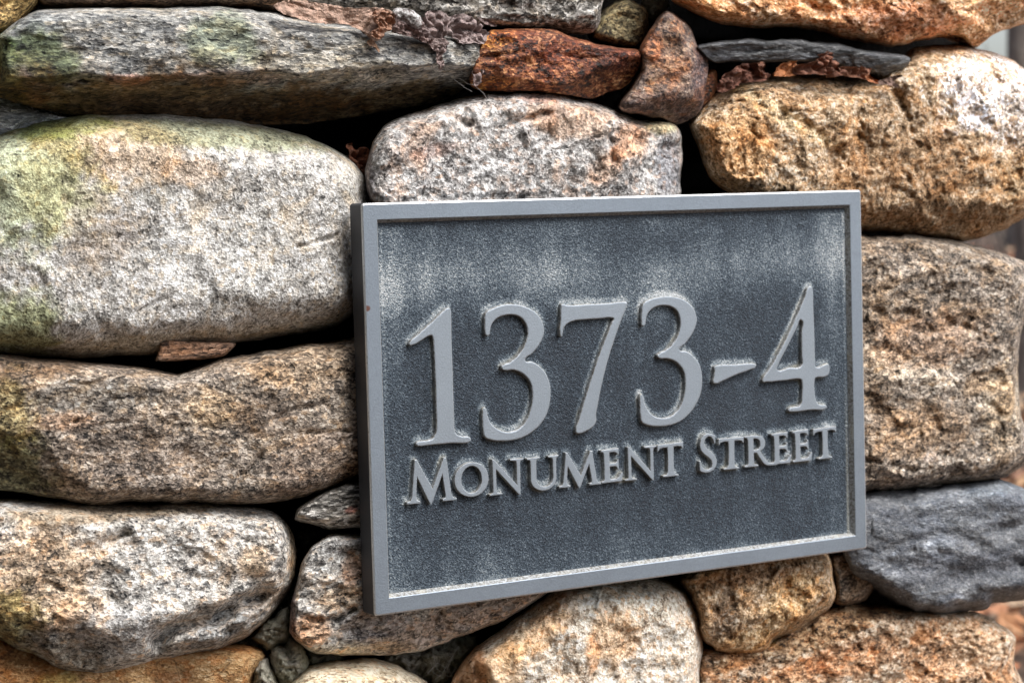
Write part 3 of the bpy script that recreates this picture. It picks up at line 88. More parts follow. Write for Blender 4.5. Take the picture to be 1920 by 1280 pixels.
GLYPHS = [
{'n': 'numeral', 's': 1, 'l': [[[59.61, 190.73], [61.0, 190.14], [61.45, 188.63], [61.33, 173.29], [61.4, 148.68], [61.46, 126.67], [61.62, 113.43], [62.43, 110.54], [64.3, 108.98], [68.1, 107.79], [71.64, 107.5], [73.13, 106.32], [73.07, 104.73], [57.9, 104.64], [41.91, 104.63], [36.45, 104.55], [34.29, 104.91], [34.04, 106.41], [36.05, 107.38], [42.0, 107.43], [45.52, 108.37], [47.7, 111.0], [48.65, 115.32], [48.87, 127.59], [48.82, 149.5], [48.42, 167.02], [48.01, 172.28], [47.07, 174.08], [44.78, 173.77], [39.25, 171.21], [33.25, 168.77], [31.1, 168.89], [31.35, 170.44], [36.4, 174.24], [46.54, 181.52], [55.73, 188.47]]], 'lab': 'numeral 1 with slanted flag and flat foot'},
{'n': 'numeral', 's': 1, 'l': [[[87.19, 185.84], [93.23, 188.82], [99.46, 190.47], [106.71, 190.74], [113.96, 189.59], [120.16, 187.23], [125.31, 183.92], [128.85, 179.43], [130.61, 174.84], [130.71, 171.23], [129.21, 167.26], [126.22, 162.93], [121.34, 158.28], [115.75, 153.95], [121.16, 152.45], [126.33, 149.43], [130.93, 144.62], [133.61, 138.57], [134.47, 132.18], [133.47, 124.11], [130.6, 117.08], [126.19, 111.54], [119.72, 107.07], [112.27, 104.06], [103.88, 102.76], [95.59, 103.08], [88.41, 104.37], [83.86, 106.79], [82.95, 109.98], [82.61, 115.34], [82.61, 121.56], [83.23, 124.9], [84.48, 125.34], [85.35, 123.85], [86.34, 119.51], [88.75, 114.69], [93.26, 110.95], [98.87, 108.54], [104.05, 108.13], [109.84, 109.65], [115.21, 114.18], [118.56, 120.23], [120.34, 126.86], [120.75, 133.13], [119.67, 138.61], [116.66, 143.12], [112.06, 146.47], [106.39, 148.45], [101.2, 148.42], [98.63, 149.12], [97.96, 150.77], [99.24, 151.94], [103.42, 152.92], [108.71, 155.9], [113.0, 159.67], [116.31, 164.85], [118.15, 170.13], [118.19, 174.61], [116.24, 179.19], [112.69, 182.5], [107.54, 184.1], [101.32, 184.06], [96.12, 182.73], [92.11, 179.74], [90.25, 176.11], [89.63, 173.04], [88.76, 171.58], [87.23, 171.67], [86.38, 173.67], [86.27, 179.87]]], 'lab': 'numeral 3 between the 1 and the 7'},
{'n': 'numeral', 's': 1, 'l': [[[145.18, 188.89], [148.79, 188.08], [164.93, 187.85], [181.27, 187.7], [195.04, 187.96], [196.68, 187.14], [196.07, 185.15], [191.96, 177.07], [186.08, 164.51], [180.16, 150.16], [174.14, 132.19], [171.06, 120.47], [169.45, 114.17], [169.32, 109.59], [166.83, 106.57], [161.32, 104.25], [156.41, 103.08], [153.94, 103.64], [153.57, 105.77], [155.56, 110.64], [160.83, 123.96], [166.69, 138.19], [173.71, 154.22], [179.52, 165.8], [184.18, 174.72], [185.58, 177.4], [183.73, 178.23], [175.52, 178.19], [162.47, 178.14], [153.83, 177.68], [148.41, 175.7], [145.97, 173.11], [145.01, 169.54], [143.99, 167.79], [143.19, 169.64], [144.03, 179.54], [144.47, 186.75]]], 'lab': 'numeral 7'},
{'n': 'numeral', 's': 1, 'l': [[[209.38, 185.67], [215.06, 188.64], [222.42, 189.96], [230.35, 190.15], [238.28, 188.85], [245.07, 186.1], [250.12, 181.83], [252.87, 176.99], [253.56, 172.72], [252.05, 168.1], [248.45, 162.66], [243.13, 157.33], [238.45, 153.85], [244.7, 151.79], [250.35, 147.97], [254.83, 142.51], [256.73, 135.78], [256.79, 129.16], [255.21, 122.18], [251.2, 115.37], [245.26, 109.2], [237.09, 104.64], [227.91, 102.81], [218.83, 102.95], [210.98, 104.49], [206.34, 106.99], [205.34, 111.25], [205.22, 118.7], [205.38, 124.45], [206.53, 125.48], [207.82, 123.63], [208.61, 119.85], [211.27, 114.54], [216.21, 109.97], [222.38, 108.1], [229.2, 108.34], [235.58, 111.81], [239.73, 117.14], [242.23, 124.49], [242.98, 131.03], [242.03, 138.14], [238.73, 143.05], [233.69, 146.64], [227.48, 148.42], [222.39, 148.74], [220.4, 150.44], [221.91, 151.84], [227.63, 154.02], [233.43, 157.88], [237.57, 163.26], [239.81, 169.7], [239.62, 175.32], [237.47, 180.11], [232.99, 183.13], [227.91, 184.31], [221.69, 184.14], [216.0, 182.1], [212.53, 178.57], [211.28, 174.0], [210.43, 171.73], [208.63, 171.36], [208.04, 174.17], [208.48, 181.55]]], 'lab': 'numeral 3 before the hyphen'},
{'n': 'hyphen', 's': 1, 'l': [[[268.14, 140.25], [269.91, 140.8], [285.79, 140.38], [301.84, 140.04], [303.37, 139.27], [302.73, 137.58], [298.76, 136.4], [285.6, 133.42], [272.54, 129.52], [268.42, 128.56], [266.46, 129.45], [267.02, 133.21], [267.71, 136.96]]], 'lab': 'wedge-shaped hyphen'},
{'n': 'numeral', 's': 1, 'l': [[[351.71, 191.25], [354.17, 190.85], [354.75, 189.36], [355.06, 176.21], [355.47, 156.7], [355.75, 137.16], [355.94, 134.61], [364.68, 135.43], [367.44, 135.74], [368.4, 134.21], [367.65, 128.57], [364.48, 127.01], [356.38, 126.85], [355.24, 125.95], [355.2, 113.72], [356.59, 109.22], [359.65, 107.04], [364.01, 106.72], [365.49, 105.63], [364.58, 104.22], [351.51, 104.4], [334.25, 104.31], [331.57, 104.89], [331.85, 106.43], [335.55, 107.32], [340.46, 107.45], [342.73, 109.73], [343.47, 114.55], [343.72, 125.25], [342.77, 126.58], [327.46, 126.82], [312.31, 126.86], [309.08, 127.37], [309.36, 128.99], [315.56, 135.81], [328.09, 152.43], [339.52, 170.19], [347.2, 183.39]], [[343.77, 168.52], [344.12, 157.33], [344.04, 143.73], [343.61, 136.16], [332.55, 135.21], [321.35, 135.25], [322.88, 138.24], [331.72, 151.25], [340.6, 164.32]]], 'lab': 'numeral 4'},
{'n': 'letter', 's': 0, 'l': [[[31.98, 96.04], [33.58, 96.01], [44.32, 76.87], [53.1, 95.61], [54.9, 95.57], [57.99, 72.08], [59.06, 69.91], [61.6, 69.07], [61.59, 67.72], [51.44, 67.85], [51.45, 69.2], [53.45, 69.99], [53.64, 71.6], [51.76, 85.12], [43.52, 66.88], [42.26, 66.89], [33.49, 84.91], [32.3, 71.91], [32.82, 70.27], [35.31, 69.42], [35.3, 68.07], [25.7, 68.2], [25.72, 69.56], [28.21, 70.34], [29.29, 72.49], [31.78, 92.53]]], 'lab': 'large capital M'},
{'n': 'letter', 's': 0, 'l': [[[85.73, 79.64], [85.59, 81.43], [85.13, 83.18], [84.36, 84.84], [83.32, 86.37], [82.01, 87.73], [80.49, 88.88], [78.78, 89.8], [76.94, 90.46], [75.0, 90.85], [73.01, 90.96], [71.03, 90.79], [69.1, 90.35], [67.27, 89.66], [65.58, 88.72], [64.09, 87.57], [62.81, 86.24], [61.79, 84.75], [61.05, 83.14], [60.61, 81.46], [60.48, 79.73], [60.66, 78.01], [61.15, 76.34], [61.94, 74.74], [63.01, 73.26], [64.33, 71.94], [65.87, 70.81], [67.6, 69.9], [69.47, 69.23], [71.42, 68.82], [73.43, 68.69], [75.42, 68.83], [77.36, 69.26], [79.19, 69.95], [80.87, 70.9], [82.35, 72.08], [83.6, 73.46], [84.58, 75.01], [85.27, 76.69], [85.66, 78.45]], [[80.65, 79.71], [80.49, 81.58], [80.01, 83.37], [79.22, 85.0], [78.17, 86.39], [76.88, 87.48], [75.43, 88.23], [73.88, 88.61], [72.29, 88.6], [70.74, 88.2], [69.29, 87.43], [68.0, 86.34], [66.94, 84.96], [66.15, 83.36], [65.66, 81.62], [65.49, 79.79], [65.66, 77.97], [66.16, 76.23], [66.96, 74.64], [68.03, 73.27], [69.32, 72.19], [70.79, 71.44], [72.35, 71.05], [73.95, 71.06], [75.51, 71.45], [76.96, 72.22], [78.24, 73.33], [79.29, 74.73], [80.06, 76.37], [80.52, 78.17]]], 'lab': 'capital O'},
{'n': 'letter', 's': 0, 'l': [[[88.61, 91.35], [90.06, 91.32], [106.98, 73.38], [107.07, 87.01], [106.59, 88.8], [102.19, 89.43], [102.2, 90.44], [112.49, 90.26], [112.48, 89.26], [110.14, 88.74], [109.64, 86.97], [109.5, 66.69], [108.4, 66.68], [91.48, 84.73], [91.4, 71.12], [92.12, 69.54], [95.75, 68.98], [95.74, 67.96], [86.08, 67.92], [86.09, 68.95], [88.5, 69.53], [88.99, 71.12], [88.83, 88.39]]], 'lab': 'capital N'},
{'n': 'letter', 's': 0, 'l': [[[114.8, 89.85], [125.03, 89.96], [125.03, 89.0], [122.57, 88.45], [122.07, 86.76], [121.97, 76.41], [121.96, 75.99], [122.26, 74.22], [123.15, 72.61], [124.56, 71.31], [126.35, 70.45], [128.34, 70.12], [130.33, 70.35], [132.14, 71.13], [133.57, 72.39], [134.49, 74.0], [134.81, 75.8], [134.84, 86.82], [134.36, 88.54], [131.4, 89.06], [131.41, 90.02], [139.3, 90.1], [139.3, 89.12], [137.81, 88.57], [137.31, 86.83], [137.3, 74.89], [137.26, 74.63], [136.67, 72.53], [135.4, 70.66], [133.54, 69.15], [131.24, 68.11], [128.66, 67.62], [126.0, 67.69], [123.43, 68.33], [121.17, 69.48], [119.35, 71.04], [118.13, 72.91], [117.57, 74.96], [117.68, 86.74], [117.21, 88.41], [114.78, 88.91]]], 'lab': 'capital U'},
{'n': 'letter', 's': 0, 'l': [[[144.84, 90.98], [146.31, 90.96], [156.34, 75.22], [164.22, 90.6], [165.87, 90.56], [168.95, 71.29], [169.96, 69.51], [172.3, 68.82], [172.3, 67.72], [162.98, 67.82], [162.97, 68.93], [164.8, 69.57], [164.96, 70.9], [163.09, 81.99], [155.69, 67.01], [154.54, 67.02], [146.31, 81.82], [145.33, 71.13], [145.82, 69.79], [148.12, 69.09], [148.12, 67.98], [139.28, 68.08], [139.28, 69.19], [141.57, 69.84], [142.55, 71.61], [144.68, 88.09]]], 'lab': 'smaller capital M'},
{'n': 'letter', 's': 0, 'l': [[[172.58, 90.23], [186.9, 90.7], [186.96, 86.22], [185.92, 86.64], [184.88, 87.95], [182.82, 88.44], [179.4, 88.34], [179.47, 80.88], [183.93, 80.99], [185.3, 81.7], [185.8, 83.05], [186.66, 83.07], [186.75, 76.35], [185.88, 76.34], [185.17, 78.11], [183.61, 78.86], [179.49, 78.77], [179.56, 70.86], [180.6, 70.21], [184.4, 70.27], [186.81, 71.2], [188.51, 73.92], [189.89, 73.95], [189.11, 68.32], [172.7, 68.09], [172.7, 69.09], [174.41, 69.67], [175.09, 71.01], [175.2, 79.23], [174.98, 87.43], [174.29, 88.74], [172.59, 89.24]]], 'lab': 'capital E'},
{'n': 'letter', 's': 0, 'l': [[[193.96, 90.78], [195.4, 90.77], [212.39, 73.21], [212.4, 86.67], [211.92, 88.43], [207.53, 89.02], [207.53, 90.01], [217.79, 89.93], [217.79, 88.94], [215.46, 88.41], [214.97, 86.65], [214.95, 66.57], [213.85, 66.58], [196.84, 84.35], [196.81, 71.09], [197.54, 69.54], [201.17, 68.97], [201.17, 67.97], [191.49, 68.02], [191.49, 69.02], [193.91, 69.56], [194.4, 71.11], [194.19, 87.9]]], 'lab': 'capital N before the T'},
{'n': 'letter', 's': 0, 'l': [[[218.45, 89.98], [239.75, 90.49], [239.74, 85.93], [238.78, 86.37], [238.03, 87.61], [235.46, 88.12], [231.83, 88.05], [231.61, 79.03], [231.81, 70.69], [232.88, 69.33], [235.45, 68.62], [235.45, 67.71], [222.66, 67.86], [222.66, 68.75], [225.42, 69.39], [226.49, 70.72], [226.92, 79.0], [226.71, 87.94], [222.68, 87.86], [220.14, 87.26], [219.39, 86.03], [218.44, 85.57]]], 'lab': 'capital T'},
{'n': 'letter', 's': 0, 'l': [[[266.69, 92.94], [266.95, 87.18], [266.03, 87.19], [265.15, 90.21], [263.36, 92.26], [260.96, 92.56], [258.52, 91.09], [257.57, 88.56], [258.12, 86.01], [260.51, 83.71], [264.14, 81.17], [266.88, 78.16], [267.94, 74.91], [267.14, 71.65], [264.93, 69.1], [261.48, 67.77], [257.74, 67.69], [254.36, 68.9], [253.45, 69.65], [253.0, 76.05], [254.08, 76.32], [255.07, 72.74], [257.49, 70.23], [260.58, 69.65], [263.08, 70.83], [264.05, 73.36], [263.46, 75.88], [261.03, 78.14], [257.4, 80.67], [254.72, 83.48], [253.76, 87.08], [254.76, 90.9], [257.07, 93.66], [260.39, 94.6], [263.99, 94.01]]], 'lab': 'large capital S'},
{'n': 'letter', 's': 0, 'l': [[[269.66, 90.0], [291.31, 89.96], [291.28, 85.57], [290.3, 86.02], [289.54, 87.23], [286.94, 87.78], [283.24, 87.8], [282.95, 79.08], [283.1, 71.0], [284.18, 69.67], [286.79, 68.97], [286.79, 68.1], [273.73, 68.33], [273.74, 69.19], [276.56, 69.8], [277.66, 71.08], [278.18, 79.12], [278.04, 87.81], [273.94, 87.83], [271.35, 87.3], [270.58, 86.11], [269.61, 85.68]]], 'lab': 'capital T'},
{'n': 'letter', 's': 0, 'l': [[[291.74, 90.18], [301.77, 89.92], [304.69, 89.52], [307.39, 88.49], [309.44, 86.73], [310.15, 84.16], [309.51, 81.61], [307.5, 79.71], [305.25, 78.77], [307.54, 75.64], [310.31, 72.21], [313.07, 69.87], [316.74, 69.24], [320.17, 69.25], [320.2, 67.77], [315.62, 67.75], [311.27, 68.16], [308.52, 69.65], [305.31, 73.51], [302.33, 77.83], [299.85, 77.86], [299.9, 71.15], [300.59, 69.85], [303.54, 69.32], [303.55, 68.35], [291.81, 68.3], [291.81, 69.29], [294.28, 69.84], [294.95, 71.15], [295.13, 79.21], [294.87, 87.27], [293.97, 88.6], [291.74, 89.2]], [[299.78, 87.81], [299.84, 79.81], [302.09, 79.78], [304.33, 80.61], [305.44, 82.1], [305.64, 84.03], [304.95, 86.19], [303.36, 87.51], [301.34, 87.99]]], 'lab': 'capital R'},
{'n': 'letter', 's': 0, 'l': [[[315.43, 89.83], [329.79, 90.21], [329.85, 85.82], [328.82, 86.24], [327.77, 87.53], [325.7, 88.03], [322.27, 87.95], [322.34, 80.68], [326.82, 80.72], [328.19, 81.4], [328.69, 82.72], [329.55, 82.73], [329.64, 76.13], [328.77, 76.13], [328.06, 77.88], [326.5, 78.64], [322.36, 78.62], [322.43, 70.9], [323.47, 70.24], [327.29, 70.21], [329.71, 71.07], [331.41, 73.71], [332.8, 73.7], [332.01, 68.18], [315.54, 68.38], [315.54, 69.34], [317.26, 69.86], [317.94, 71.15], [318.06, 79.13], [317.83, 87.1], [317.14, 88.37], [315.43, 88.87]]], 'lab': 'capital E after the R'},
{'n': 'letter', 's': 0, 'l': [[[333.96, 90.18], [348.42, 90.72], [348.52, 86.23], [347.47, 86.65], [346.4, 87.96], [344.32, 88.44], [340.86, 88.33], [340.99, 80.9], [345.51, 81.0], [346.88, 81.7], [347.38, 83.06], [348.25, 83.08], [348.4, 76.35], [347.53, 76.34], [346.79, 78.12], [345.2, 78.87], [341.02, 78.79], [341.15, 70.91], [342.21, 70.25], [346.08, 70.28], [348.52, 71.19], [350.21, 73.9], [351.62, 73.92], [350.88, 68.28], [334.19, 68.23], [334.18, 69.22], [335.92, 69.78], [336.6, 71.1], [336.67, 79.26], [336.4, 87.4], [335.69, 88.7], [333.97, 89.19]]], 'lab': 'capital E before the last T'},
{'n': 'letter', 's': 0, 'l': [[[352.72, 90.18], [373.64, 90.99], [373.72, 86.49], [372.76, 86.91], [372.0, 88.12], [369.47, 88.59], [365.9, 88.47], [365.8, 79.56], [366.12, 71.33], [367.2, 70.0], [369.76, 69.35], [369.77, 68.45], [357.08, 68.38], [357.07, 69.26], [359.8, 69.94], [360.84, 71.28], [361.17, 79.46], [360.87, 88.29], [356.9, 88.14], [354.4, 87.51], [353.68, 86.28], [352.75, 85.82]]], 'lab': 'capital T'}]
MISC = {'wet': [{'lab': 'long tan-brown dead leaf plastered along the top edge of the grey slab', 'o': [[-46.8, 380.5], [-38.6, 383.2], [-29.6, 384.2], [-16.0, 382.9], [-5.1, 381.1], [6.9, 380.0], [23.7, 380.5], [30.3, 379.4], [34.4, 376.6], [35.7, 370.8], [32.7, 366.4], [27.9, 364.8], [24.9, 360.6], [20.6, 360.1], [17.0, 363.6], [10.1, 366.3], [3.7, 369.5], [-7.3, 370.1], [-16.5, 370.0], [-30.0, 372.0], [-39.0, 373.6], [-44.2, 376.2]], 'y': 0.016, 'col': (0.5, 0.33, 0.25), 'curl': 0.0028, 'seed': 31, 'fr': 60, 'ro': 0.42, 'var': 0.4, 'folds': [{'lab': None, 'o': [[18.2, 377.5], [24.8, 379.3], [30.4, 376.9], [32.1, 371.1], [29.1, 366.1], [25.3, 365.2], [22.3, 361.0], [18.6, 360.5], [14.9, 364.2], [21.6, 367.6], [18.0, 371.7]], 'y': 0.011, 'col': (0.36, 0.19, 0.12), 'curl': 0.004, 'seed': 41, 'fr': 160, 'ro': 0.42, 'var': 0.4}], 'crust': []}, {'lab': 'purple-brown crumpled leaf with a whitish crust, drooping over the slab', 'o': [[33.0, 375.7], [36.0, 380.0], [48.4, 379.0], [55.0, 375.4], [58.9, 378.8], [62.8, 379.6], [71.6, 378.7], [73.4, 374.0], [72.1, 365.6], [70.9, 358.8], [67.9, 357.0], [62.1, 356.9], [56.3, 359.0], [49.7, 362.2], [39.2, 364.3], [33.2, 366.7]], 'y': 0.016, 'col': (0.3, 0.225, 0.215), 'curl': 0.004, 'seed': 32, 'fr': 110, 'ro': 0.33, 'var': 0.4, 'folds': [{'lab': None, 'o': [[57.3, 361.8], [70.3, 361.1], [69.8, 355.2], [68.8, 352.7], [66.8, 350.5], [68.6, 347.6], [68.8, 344.2], [67.0, 341.5], [64.9, 344.2], [64.1, 349.2], [63.0, 353.8], [58.1, 357.6]], 'y': 0.014, 'col': (0.32, 0.235, 0.22), 'curl': 0.0028, 'seed': 42, 'fr': 150, 'ro': 0.33, 'var': 0.4}, {'lab': None, 'o': [[32.6, 369.6], [38.3, 371.3], [45.8, 367.3], [54.3, 364.1], [60.0, 360.8], [57.0, 357.4], [46.6, 361.9], [37.1, 364.0], [31.5, 366.2]], 'y': 0.012, 'col': (0.25, 0.17, 0.155), 'curl': 0.003, 'seed': 43, 'fr': 150, 'ro': 0.33, 'var': 0.4}], 'crust': [{'o': [[33.0, 377.3], [38.3, 380.4], [47.8, 378.9], [54.4, 375.3], [55.2, 370.2], [50.3, 368.0], [44.6, 370.0], [39.0, 373.3]], 'y': 0.015000000000000001, 'H': 0.004, 'L': [-0.539, -0.098]}]}, {'lab': 'folded purple-brown leaf bridging the gap between slab and rust-red block', 'o': [[72.5, 374.2], [79.5, 376.9], [85.4, 378.3], [92.3, 375.9], [98.1, 372.1], [102.9, 367.5], [105.4, 365.4], [101.8, 361.9], [98.6, 358.5], [94.7, 359.3], [88.7, 358.7], [81.8, 359.1], [79.0, 362.4], [74.2, 364.9]], 'y': 0.018000000000000002, 'col': (0.36, 0.28, 0.27), 'curl': 0.005, 'seed': 33, 'fr': 110, 'ro': 0.33, 'var': 0.4, 'folds': [{'lab': None, 'o': [[97.2, 365.6], [105.2, 366.6], [104.1, 362.3], [101.4, 357.9], [99.3, 353.6], [97.7, 349.3], [96.1, 347.6], [93.7, 349.3], [93.4, 355.3], [95.1, 361.3]], 'y': 0.022, 'col': (0.3, 0.225, 0.215), 'curl': 0.003, 'seed': 44, 'fr': 130, 'ro': 0.35, 'var': 0.4}, {'lab': None, 'o': [[100.7, 377.0], [106.7, 376.3], [112.7, 373.4], [114.6, 371.2], [110.6, 371.6], [103.6, 373.6]], 'y': 0.024, 'col': (0.2, 0.14, 0.13), 'curl': 0.002, 'seed': 45, 'fr': 90, 'ro': 0.42, 'var': 0.4}], 'crust': []}, {'lab': 'small purplish leaf flake stuck on the end of the rust-red block', 'o': [[96.4, 346.6], [100.4, 347.5], [101.8, 343.2], [100.1, 338.0], [98.0, 332.8], [95.0, 332.8], [93.6, 338.0], [94.3, 343.1]], 'y': 0.02, 'col': (0.3, 0.225, 0.215), 'curl': 0.002, 'seed': 34, 'fr': 150, 'ro': 0.35, 'var': 0.4, 'folds': [], 'crust': []}], 'leaves': [{'lab': 'dark reddish dead leaf tucked under the start of the slate', 'o': [[296.0, 334.4], [301.1, 341.0], [312.8, 347.7], [324.5, 349.8], [332.8, 348.5], [334.3, 343.9], [339.3, 340.6], [332.5, 337.2], [319.1, 335.8], [307.5, 332.5], [299.2, 329.2], [295.1, 330.5]], 'y': 0.028, 'col': (0.16, 0.06, 0.035), 'curl': 0.006, 'seed': 1}, {'lab': 'small upright curl of dead leaf at the end of the dark leaf', 'o': [[327.2, 348.2], [329.7, 350.0], [333.1, 349.6], [332.2, 346.3], [334.6, 342.3], [339.6, 341.0], [337.9, 339.4], [332.0, 339.9], [329.6, 342.3]], 'y': 0.024, 'col': (0.22, 0.09, 0.05), 'curl': 0.004, 'seed': 2}, {'lab': 'bright orange scrap of dead leaf under the slate', 'o': [[342.8, 341.2], [344.6, 345.2], [351.5, 349.9], [360.0, 351.3], [363.8, 351.0], [363.6, 345.3], [361.5, 341.3], [352.9, 340.2]], 'y': 0.026000000000000002, 'col': (0.38, 0.14, 0.045), 'curl': 0.004, 'seed': 3}, {'lab': 'crumpled brown dead leaf rising in front of the slate', 'o': [[360.2, 347.7], [372.2, 350.5], [380.9, 353.3], [381.8, 356.0], [389.7, 358.5], [392.2, 357.5], [391.3, 354.1], [395.6, 350.7], [397.2, 347.4], [404.2, 344.7], [399.7, 341.3], [391.0, 339.6], [385.8, 341.2], [372.0, 341.8], [360.9, 341.7]], 'y': 0.022, 'col': (0.24, 0.1, 0.06), 'curl': 0.008, 'seed': 4}, {'lab': 'long rolled brown dead leaf beside the crumpled one', 'o': [[399.7, 346.8], [412.1, 347.6], [422.7, 347.3], [431.6, 346.0], [431.5, 343.0], [426.1, 341.6], [429.6, 337.5], [419.0, 339.5], [408.4, 340.8], [400.5, 342.1]], 'y': 0.024, 'col': (0.27, 0.12, 0.07), 'curl': 0.005, 'seed': 5}, {'lab': 'small orange curl of dead leaf near the slate tip', 'o': [[422.7, 340.6], [426.3, 342.0], [429.8, 339.3], [437.8, 336.6], [435.1, 335.2], [426.2, 337.0]], 'y': 0.02, 'col': (0.4, 0.15, 0.06), 'curl': 0.003, 'seed': 6}, {'lab': 'flat grey-brown dead leaf tip lying on the golden boulder', 'o': [[429.9, 336.2], [435.3, 338.3], [444.3, 340.4], [451.6, 341.1], [446.0, 336.3], [451.4, 331.5], [447.8, 332.2], [438.8, 333.9], [431.7, 334.2]], 'y': 0.014, 'col': (0.2, 0.12, 0.09), 'curl': 0.003, 'seed': 7}, {'lab': 'curled reddish dead leaf in the dark gap beside the pale boulder', 'o': [[20.1, 295.4], [24.8, 297.7], [27.0, 293.6], [31.7, 294.9], [36.2, 290.0], [35.1, 283.1], [36.6, 279.0], [32.9, 275.6], [26.5, 279.1], [21.7, 286.8]], 'y': 0.057999999999999996, 'col': (0.2, 0.075, 0.04), 'curl': 0.008, 'seed': 8}, {'lab': 'tiny pale brown leaf scrap hanging on the grey slab', 'o': [[15.4, 359.5], [17.8, 360.4], [19.6, 359.6], [21.9, 356.7], [23.3, 352.8], [21.8, 353.8], [19.5, 355.5], [16.3, 356.7]], 'y': 0.015000000000000001, 'col': (0.42, 0.25, 0.16), 'curl': 0.002, 'seed': 9}], 'lumps': [{'L': [-0.45, 0.216], 'o': [[-47.9, -13.5], [-40.1, -7.5], [-30.4, 0.0], [-24.4, -2.4], [-22.6, -14.9], [-25.6, -23.3], [-37.1, -28.1], [-46.5, -25.8], [-50.7, -19.4]], 'y': 0.07100000000000001, 'seed': 1}, {'L': [-0.458, 0.234], 'o': [[-43.2, -28.9], [-37.3, -22.7], [-26.6, -19.6], [-17.8, -28.8], [-14.4, -39.8], [-21.3, -49.4], [-30.9, -53.3], [-40.0, -44.3]], 'y': 0.066, 'seed': 2}, {'L': [-0.444, 0.245], 'o': [[-57.2, -53.0], [-54.4, -37.8], [-47.0, -30.8], [-40.0, -42.2], [-34.7, -52.7], [-35.2, -66.6], [-54.0, -67.3]], 'y': 0.066, 'seed': 3}, {'L': [-0.473, 0.232], 'o': [[-9.5, -28.8], [-0.1, -36.1], [9.6, -38.8], [-0.3, -42.5], [-8.1, -43.2], [-11.7, -35.6]], 'y': 0.081, 'seed': 4}, {'L': [-0.546, 0.248], 'o': [[81.6, -50.6], [100.6, -48.3], [115.3, -51.3], [108.5, -63.6], [105.9, -78.2], [87.2, -71.8], [83.4, -60.1]], 'y': 0.096, 'seed': 5}, {'L': [-0.47, 0.17], 'o': [[-3.9, 45.6], [7.1, 44.4], [19.5, 38.5], [10.6, 32.2], [0.4, 23.5], [-2.7, 36.5]], 'y': 0.10600000000000001, 'seed': 6}, {'L': [-0.698, -0.106], 'o': [[280.6, 395.6], [290.2, 403.5], [304.2, 400.0], [301.6, 390.4], [294.4, 384.5], [284.9, 380.4]], 'y': 0.096, 'seed': 7}], 'webs': [[[[87.7, 28.0, 337.4], [93.6, 28.0, 334.3], [99.6, 28.0, 333.3]], [[88.7, 28.0, 341.9], [95.8, 28.0, 340.9]], [[83.7, 28.0, 336.7], [97.4, 28.0, 329.2]], [[97.2, 28.0, 334.0], [105.5, 28.0, 328.1], [109.3, 28.0, 322.9]]], [[[72.3, 68.0, -58.1], [80.8, 68.0, -51.2], [88.0, 68.0, -55.9], [92.4, 68.0, -49.9], [87.1, 68.0, -45.5]], [[76.9, 68.0, -45.2], [79.8, 68.0, -54.8], [89.5, 68.0, -62.7], [95.0, 68.0, -56.8]], [[55.8, 73.0, -47.3], [61.4, 73.0, -52.0], [63.6, 73.0, -57.8], [68.8, 73.0, -61.4]], [[78.3, 68.0, -62.6], [83.8, 68.0, -59.7], [93.3, 68.0, -47.4], [96.8, 68.0, -43.1]], [[75.0, 68.0, -50.5], [77.3, 68.0, -57.3], [82.9, 68.0, -61.0]], [[87.2, 73.0, -64.0], [91.7, 73.0, -55.8], [93.9, 73.0, -62.0], [88.2, 73.0, -59.0]]]], 'beds': [{'o': [[-58.8, -21.3], [-35.2, 3.8], [-13.7, 15.4], [-7.7, 0.5], [-11.0, -23.9], [17.3, -43.8], [-3.0, -60.7], [-26.8, -75.1], [-60.7, -70.0]], 'y': 0.085, 'seed': 1, 'L': [-0.456, 0.226]}, {'o': [[54.4, -46.8], [87.6, -43.8], [121.4, -42.6], [129.5, -58.7], [115.8, -83.2], [86.4, -78.9], [62.1, -60.7]], 'y': 0.095, 'seed': 2, 'L': [-0.543, 0.247]}]}
PLAQUE_W, PLAQUE_H, PLAQUE_T = 0.40, 0.25857, 0.017

# ------------------------------------------------------------------ numpy noise
def _h(ix, iy, iz, seed):
    n = (ix.astype(np.int64)*374761393 + iy.astype(np.int64)*668265263 + iz.astype(np.int64)*2147483647 + seed*974634777) & 0xffffffff
    n = ((n ^ (n >> 13))*1274126177) & 0xffffffff
    n = ((n ^ (n >> 16))*2246822519) & 0xffffffff
    return (n ^ (n >> 15)) & 0xffffffff
_G = np.random.RandomState(5).normal(size=(256, 3)); _G /= np.linalg.norm(_G, axis=1)[:, None]
def noise3(P, seed=0):
    F = np.floor(P); f = P-F; I = F.astype(np.int64)
    u = f*f*f*(f*(f*6-15)+10)
    out = 0
    for dx in (0, 1):
        wx = u[:, 0] if dx else 1-u[:, 0]
        for dy in (0, 1):
            wy = u[:, 1] if dy else 1-u[:, 1]
            for dz in (0, 1):
                wz = u[:, 2] if dz else 1-u[:, 2]
                g = _G[_h(I[:, 0]+dx, I[:, 1]+dy, I[:, 2]+dz, seed) & 255]
                out = out + wx*wy*wz*(g[:, 0]*(f[:, 0]-dx)+g[:, 1]*(f[:, 1]-dy)+g[:, 2]*(f[:, 2]-dz))
    return out*1.6
def fbm(P, octv=4, seed=0, gain=.5, ridge=False):
    a, s, t = 1.0, 0, 0
    for i in range(octv):
        n = noise3(P*(2.03**i)+i*17.3, seed+i*7)
        if ridge: n = .5-np.abs(n)*1.6
        s = s+a*n; t += a; a *= gain
    return s/t
